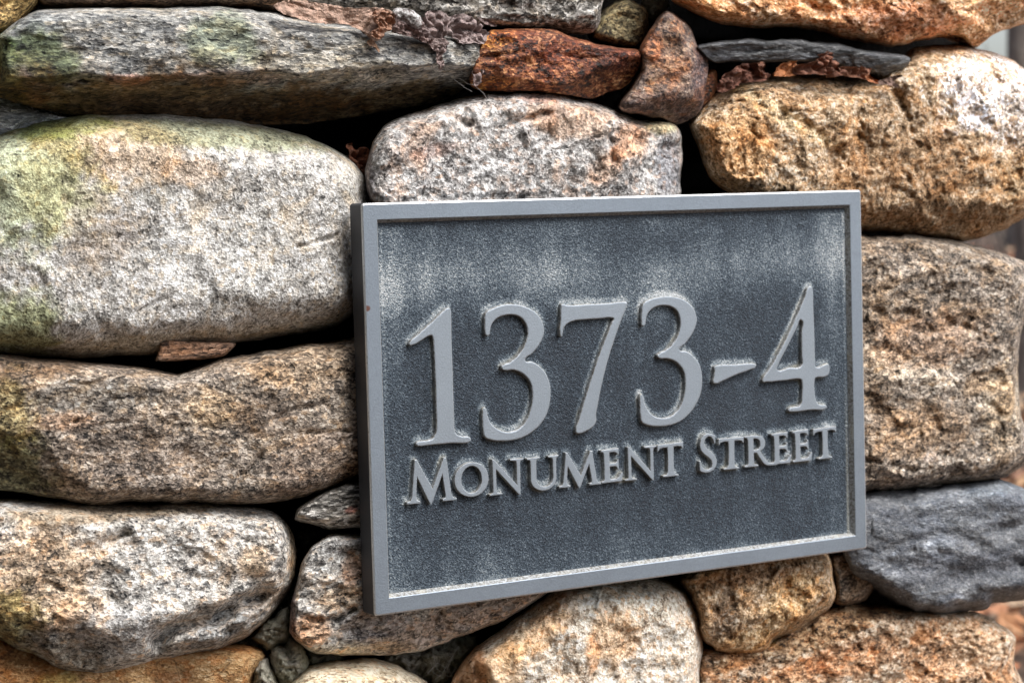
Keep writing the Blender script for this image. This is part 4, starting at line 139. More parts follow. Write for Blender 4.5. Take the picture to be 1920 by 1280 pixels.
def cells(P, seed=0):                         # F1, F2 and a random value per cell
    I = np.floor(P).astype(np.int64); f = P-I
    d1 = np.full(len(P), 9.); d2 = np.full(len(P), 9.); v = np.zeros(len(P))
    for dx in (-1, 0, 1):
        for dy in (-1, 0, 1):
            for dz in (-1, 0, 1):
                h = _h(I[:, 0]+dx, I[:, 1]+dy, I[:, 2]+dz, seed)
                q = np.stack([dx+(h & 255)/255., dy+((h >> 8) & 255)/255., dz+((h >> 16) & 255)/255.], 1)-f
                d = np.sqrt((q*q).sum(1)); n = d < d1
                d2 = np.where(n, d1, np.minimum(d2, d)); v = np.where(n, (h >> 24)/255., v); d1 = np.where(n, d, d1)
    return d1, d2, v
def seg_dist(P, A, B):
    out = np.full(len(P), 9.)
    for a, b in zip(A, B):
        ab = b-a; L = (ab*ab).sum()
        t = np.clip(((P-a)@ab)/max(L, 1e-12), 0, 1)
        out = np.minimum(out, np.sqrt(((P-a-t[:, None]*ab)**2).sum(1)))
    return out
def smin(a, b, k):
    h = np.clip(.5+.5*(b-a)/k, 0, 1)
    return b*(1-h)+a*h-k*h*(1-h)

# ------------------------------------------------------------------ objects and properties
def link(o, parent=None):
    scene.collection.objects.link(o)
    if parent is not None: o.parent = parent
    return o
def props(o, label=None, cat=None, group=None, kind=None):
    for k, v in (('label', label), ('category', cat), ('group', group), ('kind', kind)):
        if v: o[k] = v
    return o
def empty(name, loc, **k):
    o = bpy.data.objects.new(name, None); o.location = loc; o.empty_display_size = .05
    return props(link(o), **k)
def mesh_from(name, V, Q, mat, parent=None, loc=(0, 0, 0), smooth=True, tri=None):
    me = bpy.data.meshes.new(name)
    V = np.asarray(V, dtype=np.float32)
    Q = np.asarray(Q, dtype=np.int32).reshape(-1, 4)
    T = np.zeros((0, 3), np.int32) if tri is None else np.asarray(tri, dtype=np.int32)
    me.vertices.add(len(V)); me.vertices.foreach_set('co', V.ravel())
    nl = Q.size+T.size
    me.loops.add(nl); me.loops.foreach_set('vertex_index', np.concatenate([Q.ravel(), T.ravel()]))
    me.polygons.add(len(Q)+len(T))
    st = np.concatenate([np.arange(len(Q))*4, Q.size+np.arange(len(T))*3]).astype(np.int32)
    me.polygons.foreach_set('loop_start', st)
    me.polygons.foreach_set('use_smooth', np.full(len(st), smooth))
    me.update(calc_edges=True); me.validate()
    if mat: me.materials.append(mat)
    o = bpy.data.objects.new(name, me); o.location = loc
    return link(o, parent)
def attr(o, name, vals, typ='FLOAT'):
    a = o.data.attributes.new(name, typ, 'POINT')
    a.data.foreach_set('value' if typ == 'FLOAT' else 'color', np.asarray(vals, np.float32).ravel())

# ------------------------------------------------------------------ materials
class NT:
    def __init__(s, name):
        s.m = bpy.data.materials.new(name); s.m.use_nodes = True
        s.n, s.l = s.m.node_tree.nodes, s.m.node_tree.links
        s.b = s.n['Principled BSDF']
    def new(s, t, **k):
        n = s.n.new(t)
        for a, v in k.items(): setattr(n, a, v)
        return n
    def put(s, a, b):
        if hasattr(a, 'is_linked') or hasattr(a, 'node'): s.l.new(a, b)
        else: b.default_value = a
    def math(s, op, a, b=0.0, c=0.0, clamp=False):
        n = s.new('ShaderNodeMath', operation=op, use_clamp=clamp)
        s.put(a, n.inputs[0]); s.put(b, n.inputs[1]); s.put(c, n.inputs[2]); return n.outputs[0]
    def mix(s, f, a, b, blend='MIX'):
        n = s.new('ShaderNodeMix', data_type='RGBA', blend_type=blend)
        s.put(f, n.inputs[0])
        for v, i in ((a, 6), (b, 7)):
            s.put(v if hasattr(v, 'node') else (*v[:3], 1), n.inputs[i])
        return n.outputs[2]
    def ramp(s, f, stops, interp='LINEAR'):
        n = s.new('ShaderNodeValToRGB'); cr = n.color_ramp; cr.interpolation = interp
        while len(cr.elements) < len(stops): cr.elements.new(.5)
        for e, (p, c) in zip(cr.elements, stops):
            e.position = p; e.color = (*c, 1) if len(c) == 3 else c
        s.put(f, n.inputs[0]); return n.outputs[0]
    def rng(s, f, a, b, c=0., d=1., smooth=False):
        n = s.new('ShaderNodeMapRange', interpolation_type='SMOOTHSTEP' if smooth else 'LINEAR')
        s.put(f, n.inputs[0])
        for i, v in enumerate((a, b, c, d)): n.inputs[i+1].default_value = v
        return n.outputs[0]
    def noise(s, vec, sc, det=4, rough=.55, dist=0.):
        n = s.new('ShaderNodeTexNoise'); s.l.new(vec, n.inputs['Vector'])
        n.inputs['Scale'].default_value = sc; n.inputs['Detail'].default_value = det
        n.inputs['Roughness'].default_value = rough; n.inputs['Distortion'].default_value = dist
        return n.outputs[0]
    def voro(s, vec, sc, feat='F1', rand=1.):
        n = s.new('ShaderNodeTexVoronoi', feature=feat); s.l.new(vec, n.inputs['Vector'])
        n.inputs['Scale'].default_value = sc; n.inputs['Randomness'].default_value = rand
        return n
    def coord(s, off=(0, 0, 0), rot=(0, 0, 0), sc=(1, 1, 1)):
        c = s.new('ShaderNodeTexCoord'); m = s.new('ShaderNodeMapping')
        s.l.new(c.outputs['Object'], m.inputs[0])
        m.inputs['Location'].default_value = off; m.inputs['Rotation'].default_value = rot; m.inputs['Scale'].default_value = sc
        return m.outputs[0]
    def bump(s, h, dist, strength=1., nrm=None):
        n = s.new('ShaderNodeBump'); s.l.new(h, n.inputs['Height'])
        n.inputs['Distance'].default_value = dist; n.inputs['Strength'].default_value = strength
        if nrm is not None: s.l.new(nrm, n.inputs['Normal'])
        return n.outputs[0]

# dark, mid-dark, mid, light, very light grains; stain; mean shift; contrast; stain coverage; grain size
PAL = dict(
 gneiss=dict(c=[(.02,.022,.024),(.12,.125,.13),(.27,.275,.27),(.42,.42,.40),(.72,.71,.68)], st=(.95,.80,.60), sh=.0, co=.9, cov=.45, g=1.0),
 granite=dict(c=[(.03,.03,.03),(.22,.215,.205),(.48,.465,.44),(.72,.715,.70),(.90,.91,.93)], st=(1.0,.84,.64), sh=.07, co=.78, cov=.4, g=.85),
 brown=dict(c=[(.015,.013,.012),(.10,.086,.074),(.25,.21,.175),(.46,.39,.32),(.74,.68,.60)], st=(1.08,.86,.62), sh=.01, co=.9, cov=.5, g=.9),
 pink=dict(c=[(.02,.022,.025),(.16,.155,.15),(.43,.41,.38),(.70,.68,.64),(.90,.90,.88)], st=(1.12,.82,.56), sh=.03, co=.84, cov=.38, g=.9),
 tan=dict(c=[(.02,.014,.010),(.17,.11,.07),(.40,.28,.18),(.60,.47,.34),(.82,.76,.66)], st=(1.15,.70,.38), sh=.03, co=.95, cov=.5, g=1.0),
 gold=dict(c=[(.02,.014,.009),(.15,.10,.06),(.38,.26,.15),(.62,.46,.30),(.86,.78,.66)], st=(1.1,.74,.40), sh=.07, co=.84, cov=.5, g=.9),
 orange=dict(c=[(.03,.015,.008),(.22,.11,.05),(.50,.28,.13),(.72,.48,.28),(.92,.80,.66)], st=(1.12,.70,.42), sh=.10, co=.9, cov=.55, g=1.0),
 ochre=dict(c=[(.02,.014,.009),(.18,.10,.045),(.40,.235,.10),(.55,.36,.18),(.70,.55,.36)], st=(1.0,.6,.3), sh=.03, co=.6, cov=.5, g=.9),
 rust=dict(c=[(.012,.007,.005),(.09,.03,.016),(.22,.08,.035),(.40,.17,.07),(.75,.45,.22)], st=(.9,.6,.6), sh=-.02, co=1.0, cov=.5, g=1.0),
 purple=dict(c=[(.015,.012,.013),(.08,.06,.06),(.19,.14,.12),(.34,.25,.20),(.55,.45,.36)], st=(1.3,.75,.42), sh=.0, co=.8, cov=.5, g=1.0),
 slate=dict(c=[(.010,.011,.012),(.04,.043,.047),(.085,.09,.095),(.16,.165,.17),(.34,.35,.35)], st=(.9,.95,1.1), sh=.0, co=.7, cov=.5, g=.8),
 darkgranite=dict(c=[(.012,.011,.010),(.07,.066,.060),(.20,.19,.175),(.40,.385,.36),(.74,.72,.69)], st=(1.,.85,.65), sh=-.03, co=1.0, cov=.4, g=1.1),
 quartz=dict(c=[(.03,.027,.027),(.19,.18,.175),(.42,.41,.40),(.62,.61,.60),(.86,.86,.86)], st=(1.1,.76,.55), sh=.03, co=.85, cov=.42, g=1.0),
 blue=dict(c=[(.022,.025,.03),(.085,.095,.11),(.14,.148,.160),(.24,.252,.268),(.50,.51,.52)], st=(.8,.85,.95), sh=.0, co=.6, cov=.5, g=.9),
 cream=dict(c=[(.05,.04,.03),(.30,.23,.17),(.60,.51,.40),(.78,.72,.62),(.90,.88,.84)], st=(1.1,.76,.48), sh=.14, co=.9, cov=.30, g=1.0),
)
def rock_material(kind, seed, ang, stretch, gloss=None):
    p = PAL[kind]; t = NT('rock_'+kind)
    off = (seed*1.37, seed*2.11, seed*.73)
    v0 = t.coord(off)
    v = t.coord(off, (0, R_(ang), 0), (1/(1+stretch*.35), 1, 1+stretch*.15))
    vs = t.coord(off, (0, R_(ang), 0), (1/(1+stretch*.9), 1, 1+stretch*.25))
    g = p['g']
    # warp so grains are irregular
    wn_ = t.new('ShaderNodeTexNoise'); t.l.new(v0, wn_.inputs['Vector']); wn_.inputs['Scale'].default_value = 420; wn_.inputs['Detail'].default_value = 2
    vm = t.new('ShaderNodeVectorMath', operation='MULTIPLY_ADD'); t.l.new(wn_.outputs['Color'], vm.inputs[0]); vm.inputs[1].default_value = (.0022,)*3; t.l.new(v, vm.inputs[2])
    vw = vm.outputs[0]
    a = t.voro(vw, 620/g); b = t.voro(vw, 270/g)
    sa = t.new('ShaderNodeSeparateColor'); t.l.new(a.outputs['Color'], sa.inputs[0])
    sb = t.new('ShaderNodeSeparateColor'); t.l.new(b.outputs['Color'], sb.inputs[0])
    n_mid = t.noise(vs, 95/g, 6, .68, .4)
    n_fine = t.noise(v, 420/g, 5, .7)
    n_big = t.noise(vs, 21, 5, .6, .5)
    x = t.math('MULTIPLY', t.math('SUBTRACT', sa.outputs[0], .5), .62*p['co'])
    x = t.math('ADD', x, t.math('MULTIPLY', t.math('SUBTRACT', sb.outputs[0], .5), .34*p['co']))
    x = t.math('ADD', x, t.math('MULTIPLY', t.math('SUBTRACT', n_mid, .5), 1.25*p['co']))
    x = t.math('ADD', x, t.math('MULTIPLY', t.math('SUBTRACT', n_fine, .5), .95*p['co']))
    x = t.math('ADD', x, t.math('MULTIPLY', t.math('SUBTRACT', n_big, .5), .7*p['co']))
    x = t.math('ADD', x, .53+p['sh'])
    c = p['c']
    col = t.ramp(x, [(.08, c[0]), (.30, c[1]), (.52, c[2]), (.72, c[3]), (.95, c[4])])
    # iron stain in clouds and on single grains
    n_st = t.noise(v, 34, 7, .7, .8)
    f1 = t.rng(n_st, .62-p['cov']*.3, .80-p['cov']*.3, 0, .8, True)
    f2 = t.rng(sb.outputs[1], .62, .9, 0, .8)
    f = t.math('MAXIMUM', f1, t.math('MULTIPLY', f2, t.rng(n_mid, .40, .62)))
    col = t.mix(f, col, (*p['st'],), 'MULTIPLY')
    # hairline dark seams
    cr = t.voro(t.coord(off, (0, R_(ang), 0), (1/(1+stretch*.6), 1, 1.15)), 75, 'DISTANCE_TO_EDGE')
    ln = t.rng(cr.outputs[0], 0.0, .035, .55, 0)
    ln = t.math('MULTIPLY', ln, t.rng(t.noise(v0, 55, 3), .50, .64))
    col = t.mix(ln, col, (.05, .04, .035))
    tn = t.new('ShaderNodeAttribute', attribute_name='tint')
    col = t.mix(1.0, col, tn.outputs['Color'], 'MULTIPLY')
    t.l.new(col, t.b.inputs['Base Color'])
    t.b.inputs['Roughness'].default_value = .78 if gloss is None else gloss
    t.b.inputs['Specular IOR Level'].default_value = .35
    hgt = t.math('ADD', t.math('MULTIPLY', n_fine, 1.0), t.math('MULTIPLY', a.outputs['Distance'], .7))
    hgt = t.math('ADD', hgt, t.math('MULTIPLY', t.noise(v0, 1400, 3, .6), .35))
    t.l.new(t.bump(hgt, .0011, .8), t.b.inputs['Normal'])
    return t.m

def rock(name, d, mat, parent, origin, ppm=2300.):
    """one stone: an outline (metres) in the wall's plane, a rounded and faceted front, an uneven back"""
    rs = d.get('rough', 1.0); sd = d.get('seed', 0); dens = d.get('dens', 1.0)
    O = np.array(d['o'])/1000.; c = np.array(d['c'])/1000.
    # smooth closed outline (Catmull-Rom) then resample
    n = len(O); out = []
    for i in range(n):
        p0, p1, p2, p3 = O[i-1], O[i], O[(i+1) % n], O[(i+2) % n]
        m = max(2, int(np.linalg.norm(p2-p1)/.0015))
        u = (np.arange(m)/m)[:, None]
        out.append(.5*((2*p1)+(-p0+p2)*u+(2*p0-5*p1+4*p2-p3)*u*u+(-p0+3*p1-3*p2+p3)*u**3))
    B = np.concatenate(out)
    seg = np.linalg.norm(np.roll(B, -1, 0)-B, axis=1); per = seg.sum()
    step = .0013/dens
    na = int(per/step); s = np.concatenate([[0], np.cumsum(seg)])
    tt = np.linspace(0, per, na, endpoint=False)
    BB = np.stack([np.interp(tt, s, np.append(B[:, k], B[0, k])) for k in (0, 1)], 1)
    e = d.get('edge', 1.0)
    def rough_edge(X):
        q = np.stack([X[:, 0], np.zeros(len(X)), X[:, 1]], 1); v = X-c; v = v/np.maximum(np.linalg.norm(v, axis=1, keepdims=True), 1e-6)
        return X+v*1.6*(.0016*fbm(q*70, 3, sd+40)+.0006*e*fbm(q*260, 3, sd+41)*min(1.5, rs))[:, None]
    BB = rough_edge(BB)
    if ((BB[:, 0]-c[0])*np.roll(BB[:, 1]-c[1], -1)-(BB[:, 1]-c[1])*np.roll(BB[:, 0]-c[0], -1)).sum() < 0: BB = BB[::-1]
    an_ = np.unwrap(np.arctan2(BB[:, 1]-c[1], BB[:, 0]-c[0])); ar = np.arange(na)/na
    an_ = .9*an_+.1*(an_[0]+2*np.pi*ar); an_ = np.maximum.accumulate(an_)+ar*1e-6
    ext = (BB.max(0)-BB.min(0))/2; hx, hz = ext
    N_, M_ = max(10, int(2*hx/step)), max(10, int(2*hz/step))
    U, W_ = np.meshgrid(np.linspace(-1, 1, N_+1), np.linspace(-1, 1, M_+1)); U = U.ravel(); W_ = W_.ravel()
    big_ = np.abs(U) > np.abs(W_)
    with np.errstate(divide='ignore', invalid='ignore'):
        R0 = np.where(big_, U, W_); ph = np.where(big_, np.pi/4*np.nan_to_num(W_/U), np.pi/2-np.pi/4*np.nan_to_num(U/W_))
    A_, B_ = R0*np.cos(ph), R0*np.sin(ph); R1 = np.abs(R0)
    th = np.arctan2(B_*hz, A_*hx)
    k0 = an_[0]; th = k0+np.mod(th-k0, 2*np.pi)
    xa = np.concatenate([an_, [an_[0]+2*np.pi]]); idx = np.interp(th, xa, np.arange(na+1))
    i0 = np.floor(idx).astype(int); fr_ = (idx-i0)[:, None]
    Bp = BB[i0 % na]*(1-fr_)+BB[(i0+1) % na]*fr_
    rr = .68*R1+.32*np.sin(R1*np.pi/2)
    P2 = c+(Bp-c)*rr[:, None]
    gi = np.arange((N_+1)*(M_+1)).reshape(M_+1, N_+1)
    ringi = np.concatenate([gi[0, :-1], gi[:-1, -1], gi[-1, :0:-1], gi[:0:-1, 0]])     # anticlockwise
    dist = seg_dist(P2, BB[::5], np.roll(BB[::5], -1, 0)); dist[ringi] = 0
    H, w = d['H'], d['w']*.82
    P3 = np.stack([P2[:, 0]-c[0], np.zeros(len(P2)), P2[:, 1]-c[1]], 1)
    wob = fbm(P3*14, 3, sd+3)
    u = np.clip(dist/(w*(1+.5*wob)), 0, 1)
    pp_ = d.get('p', 2)*1.1; prof = (1-(1-u)**pp_)**(1/pp_)
    h = H*prof
    for x in d.get('cr', []):
        x0, z0, x1, z1, sl = x[:5]
        a = np.array([x0, z0])/1000.; b = np.array([x1, z1])/1000.; ab = (b-a)/np.linalg.norm(b-a)
        nrm = np.array([ab[1], -ab[0]])          # right-hand side of a->b
        sdist = (P2-a)@nrm + .006*fbm(P3*28+sd, 4, sd+int(abs(x0)) % 50)
        h = smin(h, H-np.maximum(sdist, -.012)*sl, min(.005, max(.0015, w*.12)))
    h = np.maximum(h, 0)
    inner = np.clip(dist/.010, 0, 1)**.7
    an, st_ = d.get('an', (0, 1)); ca, sa = math.cos(R_(an)), math.sin(R_(an))
    F = np.stack([(P3[:, 0]*ca+P3[:, 2]*sa)/(1+st_*.5), h*1.0, (-P3[:, 0]*sa+P3[:, 2]*ca)*(1+st_*.12)], 1)+sd*3.1
    warp = fbm(F*40, 2, sd+9)[:, None]*.006
    F = F+warp
    sf = min(1, math.sqrt(hx*hz)/.06)
    rel = .0046*sf*fbm(F*22, 3, sd+1)+d.get('micro', 0)*fbm(F*150, 4, sd+14, .6, True)+.0026*rs*fbm(F*75, 4, sd+2, .5)+.0010*rs*(fbm(F*190, 2, sd+4, .5, True))+.0005*rs*fbm(F*430, 2, sd+5)
    c1, c2, cvv = cells(F*(55+10*(sd % 3)), sd+6)      # broken facets
    rel = rel+.0024*rs*(cvv-.5)*np.clip((c2-c1)*5, 0, 1)-.0038*min(rs, 1.3)*sf*np.abs(noise3(F*34, sd+15))+.0016*rs*(.3-np.abs(noise3(F*110, sd+16)))
    big = noise3(F*30, sd+12)
    rel = rel-.0011*rs*np.clip(np.abs(noise3(F*60, sd+8))*-9+1, 0, 1)*np.clip(big*3+.2, 0, 1)   # splits
    h = h+rel*inner*(.35+.65*np.clip(h/max(H, 1e-4)*2, 0, 1))
    for ck in d.get('ck', []):
        Q = np.array(ck['p'])/1000.
        if len(Q) < 2 or ck['d'] == 0: continue
        dd = seg_dist(P2+.0018*np.stack([fbm(P3*120, 2, sd+20), fbm(P3*120, 2, sd+21)], 1), Q[:-1], Q[1:])
        gate = np.clip(.55+1.6*fbm(P3*55, 2, sd+22), 0, 1) if ck['w'] < .0065 else .85+.4*fbm(P3*55, 2, sd+22)
        h = h-1.5*ck['d']*gate*np.exp(-(dd/(ck['w']*(.32+.3*gate)))**2)*inner
    cap = d.get('cap')
    h = np.where(dist <= 0, 0, np.maximum(h, 0))
    L = d['L']; Y = d['y']
    V = np.stack([P2[:, 0]+h*L[0], Y-h, P2[:, 1]+h*L[1]], 1)
    # keep clear of the plaque's back
    ylim = PLAQUE_T+.001
    xc, zc = P2[:, 0]+(Y-ylim)*L[0], P2[:, 1]+(Y-ylim)*L[1]
    inb = (xc > -.004) & (xc < .402) & (zc > -.004) & (zc < PLAQUE_H+.003)
    x0_, z0_ = P2[:, 0]+Y*L[0], P2[:, 1]+Y*L[1]
    inb = inb | ((x0_ > -.004) & (x0_ < .404) & (z0_ > -.004) & (z0_ < PLAQUE_H+.003))
    k = inb & (V[:, 1] < ylim)
    hh = np.where(k, Y-ylim, h)
    V = np.stack([P2[:, 0]+hh*L[0], Y-hh, P2[:, 1]+hh*L[1]], 1)
    # back
    nb = 12; tb = np.linspace(0, 1, nb+1)[1:-1][::-1]; st = 1
    rb = np.sin(tb*np.pi/2)
    BR = P2[ringi]; na = len(BR)
    Pb = (c+(BR-c)[None]*rb[:, None, None])
    hb = d['back']*np.sqrt(1-rb**2)[:, None]*np.ones((1, na))
    nb3 = np.stack([Pb[..., 0], np.zeros_like(Pb[..., 0]), Pb[..., 1]], -1).reshape(-1, 3)
    hb = hb*(1+.25*fbm(nb3*20, 2, sd+30).reshape(hb.shape))
    Lb = (L[0]*.8, L[1]*.8)
    Vb = np.stack([Pb[..., 0]-hb*Lb[0], Y+hb, Pb[..., 1]-hb*Lb[1]], -1).reshape(-1, 3)
    Vc = np.array([[c[0]-d['back']*Lb[0], Y+d['back'], c[1]-d['back']*Lb[1]]])
    N1 = len(V); V = np.vstack([V, Vb, Vc])
    i = np.arange(na); i2 = (i+1) % na
    T = []
    Q = [np.stack([gi[:-1, :-1], gi[:-1, 1:], gi[1:, 1:], gi[1:, :-1]], -1).reshape(-1, 4)]
    rows = [None]+[N1+k_*na for k_ in range(len(rb))]
    for a_, b_ in zip(rows[:-1], rows[1:]):
        p_, p2_ = (ringi, ringi[i2]) if a_ is None else (a_+i, a_+i2)
        Q.append(np.stack([p2_, p_, b_+i, b_+i2], 1))
    T.append(np.stack([rows[-1]+i2, rows[-1]+i, np.full(na, len(V)-1)], 1))
    Q = np.concatenate(Q); T = np.concatenate(T)
    org = np.array([c[0], Y, c[1]])
    o = mesh_from(name, V-org, Q, mat, parent, tuple(org-np.array(origin)), tri=T)
    # stain map, also holding the painted highlight of the big boulder
    tint = np.ones((len(V), 4)); X = V[:, [0, 2]]; Vn = V*1.0
    n1 = fbm(Vn*38, 4, sd+50, .6); n2 = fbm(Vn*150, 3, sd+51, .6)
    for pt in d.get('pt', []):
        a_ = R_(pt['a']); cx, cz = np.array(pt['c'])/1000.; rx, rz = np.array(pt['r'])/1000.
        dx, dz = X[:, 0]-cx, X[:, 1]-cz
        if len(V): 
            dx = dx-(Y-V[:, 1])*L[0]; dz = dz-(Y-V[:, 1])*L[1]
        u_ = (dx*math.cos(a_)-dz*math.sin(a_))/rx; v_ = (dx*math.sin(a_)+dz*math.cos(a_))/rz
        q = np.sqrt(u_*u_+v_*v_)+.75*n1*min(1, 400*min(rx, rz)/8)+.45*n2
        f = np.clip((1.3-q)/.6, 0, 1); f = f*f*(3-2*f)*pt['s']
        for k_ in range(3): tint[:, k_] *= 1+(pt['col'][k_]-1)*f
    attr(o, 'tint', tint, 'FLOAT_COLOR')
    return o

# ------------------------------------------------------------------ ground, sky side: woodland floor
def build_ground():
    n = 90
    g = np.linspace(-1, 1, n); g = np.sign(g)*np.abs(g)**2.2*80
    X, Y = np.meshgrid(g, g)
    P = np.stack([X.ravel(), Y.ravel(), np.zeros(n*n)], 1)
    z = GROUND_Z+.25*fbm(P*.25, 3, 3)*np.clip(np.hypot(P[:, 0], P[:, 1]-2)/5-.4, 0, 1)+np.clip(P[:, 1]-6, 0, 60)*.05
    V = np.stack([P[:, 0], P[:, 1], z], 1)
    i, j = np.meshgrid(np.arange(n-1), np.arange(n-1)); a = (j*n+i).ravel()
    Q = np.stack([a, a+1, a+n+1, a+n], 1)
    t = NT('forest_soil'); v = t.coord()
    col = t.ramp(t.noise(v, 3, 8, .7), [(.3, (.03, .02, .014)), (.5, (.09, .055, .035)), (.7, (.17, .10, .06))])
    t.l.new(col, t.b.inputs['Base Color']); t.b.inputs['Roughness'].default_value = .95
    props(mesh_from('ground', V, Q, t.m), kind='structure')
    return lambda x, y: GROUND_Z+(.05*max(0, y-6))
gz = build_ground()

def leaf_mat(name, col, var=.35, ro=.6):
    t = NT(name); v = t.coord()
    n = t.noise(v, 160, 5, .65); n2 = t.noise(v, 700, 3, .6)
    k = t.math('ADD', t.rng(n, .3, .7, 1-var, 1+var), t.rng(n2, .3, .7, -.15, .15))
    vm = t.new('ShaderNodeVectorMath', operation='SCALE'); vm.inputs[0].default_value = col; t.l.new(k, vm.inputs['Scale'])
    t.l.new(vm.outputs[0], t.b.inputs['Base Color']); t.b.inputs['Roughness'].default_value = ro
    t.l.new(t.bump(t.math('ADD', n, n2), .002, .8), t.b.inputs['Normal'])
    return t.m

def build_litter():
    rs = np.random.RandomState(8)
    V, Q, C = [], [], []; k = 0
    N = 15000
    cols = [(.42, .20, .09), (.34, .15, .07), (.50, .30, .16), (.24, .12, .07), (.55, .22, .10), (.40, .28, .18)]
    for _ in range(N):
        y = rs.uniform(-.4, 14) if _ % 3 else rs.uniform(.6, 16); x = .95+max(y, 0)*rs.uniform(.1, 1.25)+(rs.uniform(0, 6) if _ % 3 else rs.uniform(-.3, .3))
        s = rs.uniform(.03, .065); a = rs.uniform(0, 6.28); tl = rs.uniform(-.6, .6); tw = rs.uniform(-.6, .6)
        pts = np.array([(-1, 0, .15), (-.35, -.55, 0), (.45, -.45, .05), (1, 0, .25), (.4, .5, .0), (-.4, .5, .1), (0, 0, -.1)])*s
        pts[:, 2] += pts[:, 0]*tl+pts[:, 1]*tw+s*.5
        ca, sa = math.cos(a), math.sin(a)
        R = np.array([[ca, -sa, 0], [sa, ca, 0], [0, 0, 1]])
        V.append(pts@R.T+[x, y, gz(x, y)+rs.uniform(0, .05)])
        Q += [(k, k+1, k+2, k+6), (k+6, k+2, k+3, k+4), (k, k+6, k+4, k+5)]; k += 7
        C.append(np.tile([*cols[rs.randint(6)], 1], (7, 1)))
    t = NT('dead_leaf_litter'); at = t.new('ShaderNodeAttribute', attribute_name='tint')
    t.l.new(at.outputs['Color'], t.b.inputs['Base Color']); t.b.inputs['Roughness'].default_value = .7
    o = mesh_from('leaf_litter', np.concatenate(V), Q, t.m, smooth=False)
    attr(o, 'tint', np.concatenate(C), 'FLOAT_COLOR')
    props(o, kind='stuff', label='carpet of orange and brown fallen leaves beyond the wall', cat='leaf litter')
build_litter()

def bark_mat():
    t = NT('bark'); v = t.coord((0, 0, 0), (0, 0, 0), (1, 1, .2))
    n = t.noise(v, 30, 7, .7)
    t.l.new(t.ramp(n, [(.3, (.05, .04, .035)), (.55, (.17, .145, .125)), (.75, (.34, .31, .28))]), t.b.inputs['Base Color'])
    t.b.inputs['Roughness'].default_value = .95; t.l.new(t.bump(n, .02, .8), t.b.inputs['Normal'])
    return t.m
BARK = bark_mat()
def tube(V, Q, path, rad, nseg=10, seed=0):
    base = sum(len(v) for v in V); ring = []
    for i, (p, r) in enumerate(zip(path, rad)):
        p = np.array(p); d = np.array(path[min(i+1, len(path)-1)])-np.array(path[max(i-1, 0)])
        d = d/np.linalg.norm(d); a = np.cross(d, [.3, .9, .1]); a /= np.linalg.norm(a); b = np.cross(d, a)
        th = np.linspace(0, 2*np.pi, nseg, endpoint=False)
        ring.append(p+r*(np.cos(th)[:, None]*a+np.sin(th)[:, None]*b)*(1+.08*np.sin(th*3+seed)[:, None]))
    V.append(np.concatenate(ring))
    for i in range(len(path)-1):
        for j in range(nseg):
            Q.append((base+i*nseg+j, base+i*nseg+(j+1) % nseg, base+(i+1)*nseg+(j+1) % nseg, base+(i+1)*nseg+j))
def tree(x, y, r, hgt, label, seed):
    rs = random.Random(seed); root = empty('bare_tree', (x, y, gz(x, y)-.05), label=label, cat='tree', group='bare trees in the wood beyond the wall')
    n = 12; lean = rs.uniform(-.05, .05)
    path = [(lean*hgt*(i/n)**1.3+rs.uniform(-.03, .03), rs.uniform(-.03, .03), hgt*i/n) for i in range(n+1)]
    V, Q = [], []; tube(V, Q, path, [r*(1.35 if i == 0 else 1)*(1-.8*i/n) for i in range(n+1)], 14, seed)
    mesh_from('trunk', np.concatenate(V), Q, BARK, root)
    V, Q = [], []
    for _ in range(16):
        i = rs.randint(3, n-1); p = np.array(path[i]); a = rs.uniform(0, 6.28); L = rs.uniform(.8, 2.2)*hgt/8
        pp = [p]; d = np.array([math.cos(a), math.sin(a), rs.uniform(.2, .8)])
        for k in range(4): d = d+np.array([rs.uniform(-.25, .25), rs.uniform(-.25, .25), rs.uniform(-.1, .3)]); pp.append(pp[-1]+d/np.linalg.norm(d)*L/4)
        r0 = r*.32*(1-.7*i/n); tube(V, Q, pp, [r0*(1-.22*k) for k in range(5)], 6, seed)
        for k in (2, 3):
            q = [pp[k], pp[k]+np.array([rs.uniform(-.4, .4), rs.uniform(-.4, .4), rs.uniform(.1, .5)]), ]; q.append(q[-1]+(q[-1]-q[0])*.8+[.1, 0, .1]); tube(V, Q, q, [r0*.35, r0*.25, r0*.1], 5, seed)
    mesh_from('branches', np.concatenate(V), Q, BARK, root)
for k, (y, sl, r, h, lab) in enumerate([
    (7.0, .985, .10, 9, 'slim grey bare tree nearest beyond the end of the wall'),
    (10.0, 1.035, .13, 12, 'grey bare tree standing just clear of the wall end'),
    (6.0, 1.06, .12, 8, 'bare tree out to the side of the slim one'),
    (15.5, .990, .22, 14, 'broad bare tree far back in the wood'),
    (13.0, 1.02, .14, 11, 'thin straight bare tree in the middle distance'),
    (11.2, 1.12, .17, 12, 'bare tree with a thick trunk in the middle distance'),
    (21.5, 1.06, .30, 15, 'large bare tree at the back of the wood'),
    (20.5, .995, .24, 14, 'slender dark bare tree at the back of the wood'),
    (9.0, 1.30, .14, 11, 'bare tree well out to the side of the wall'),
    (14.0, 1.42, .20, 13, 'tall bare tree well out to the side of the wall'),
    (17.0, 1.22, .18, 13, 'straight bare tree behind the one well out to the side'),
    (12.0, 1.75, .17, 12, 'bare tree farthest out to the side of the wall')]):
    x = -.6+sl*(y+1.18)
    tree(x, y, r, h, lab, 31+k)

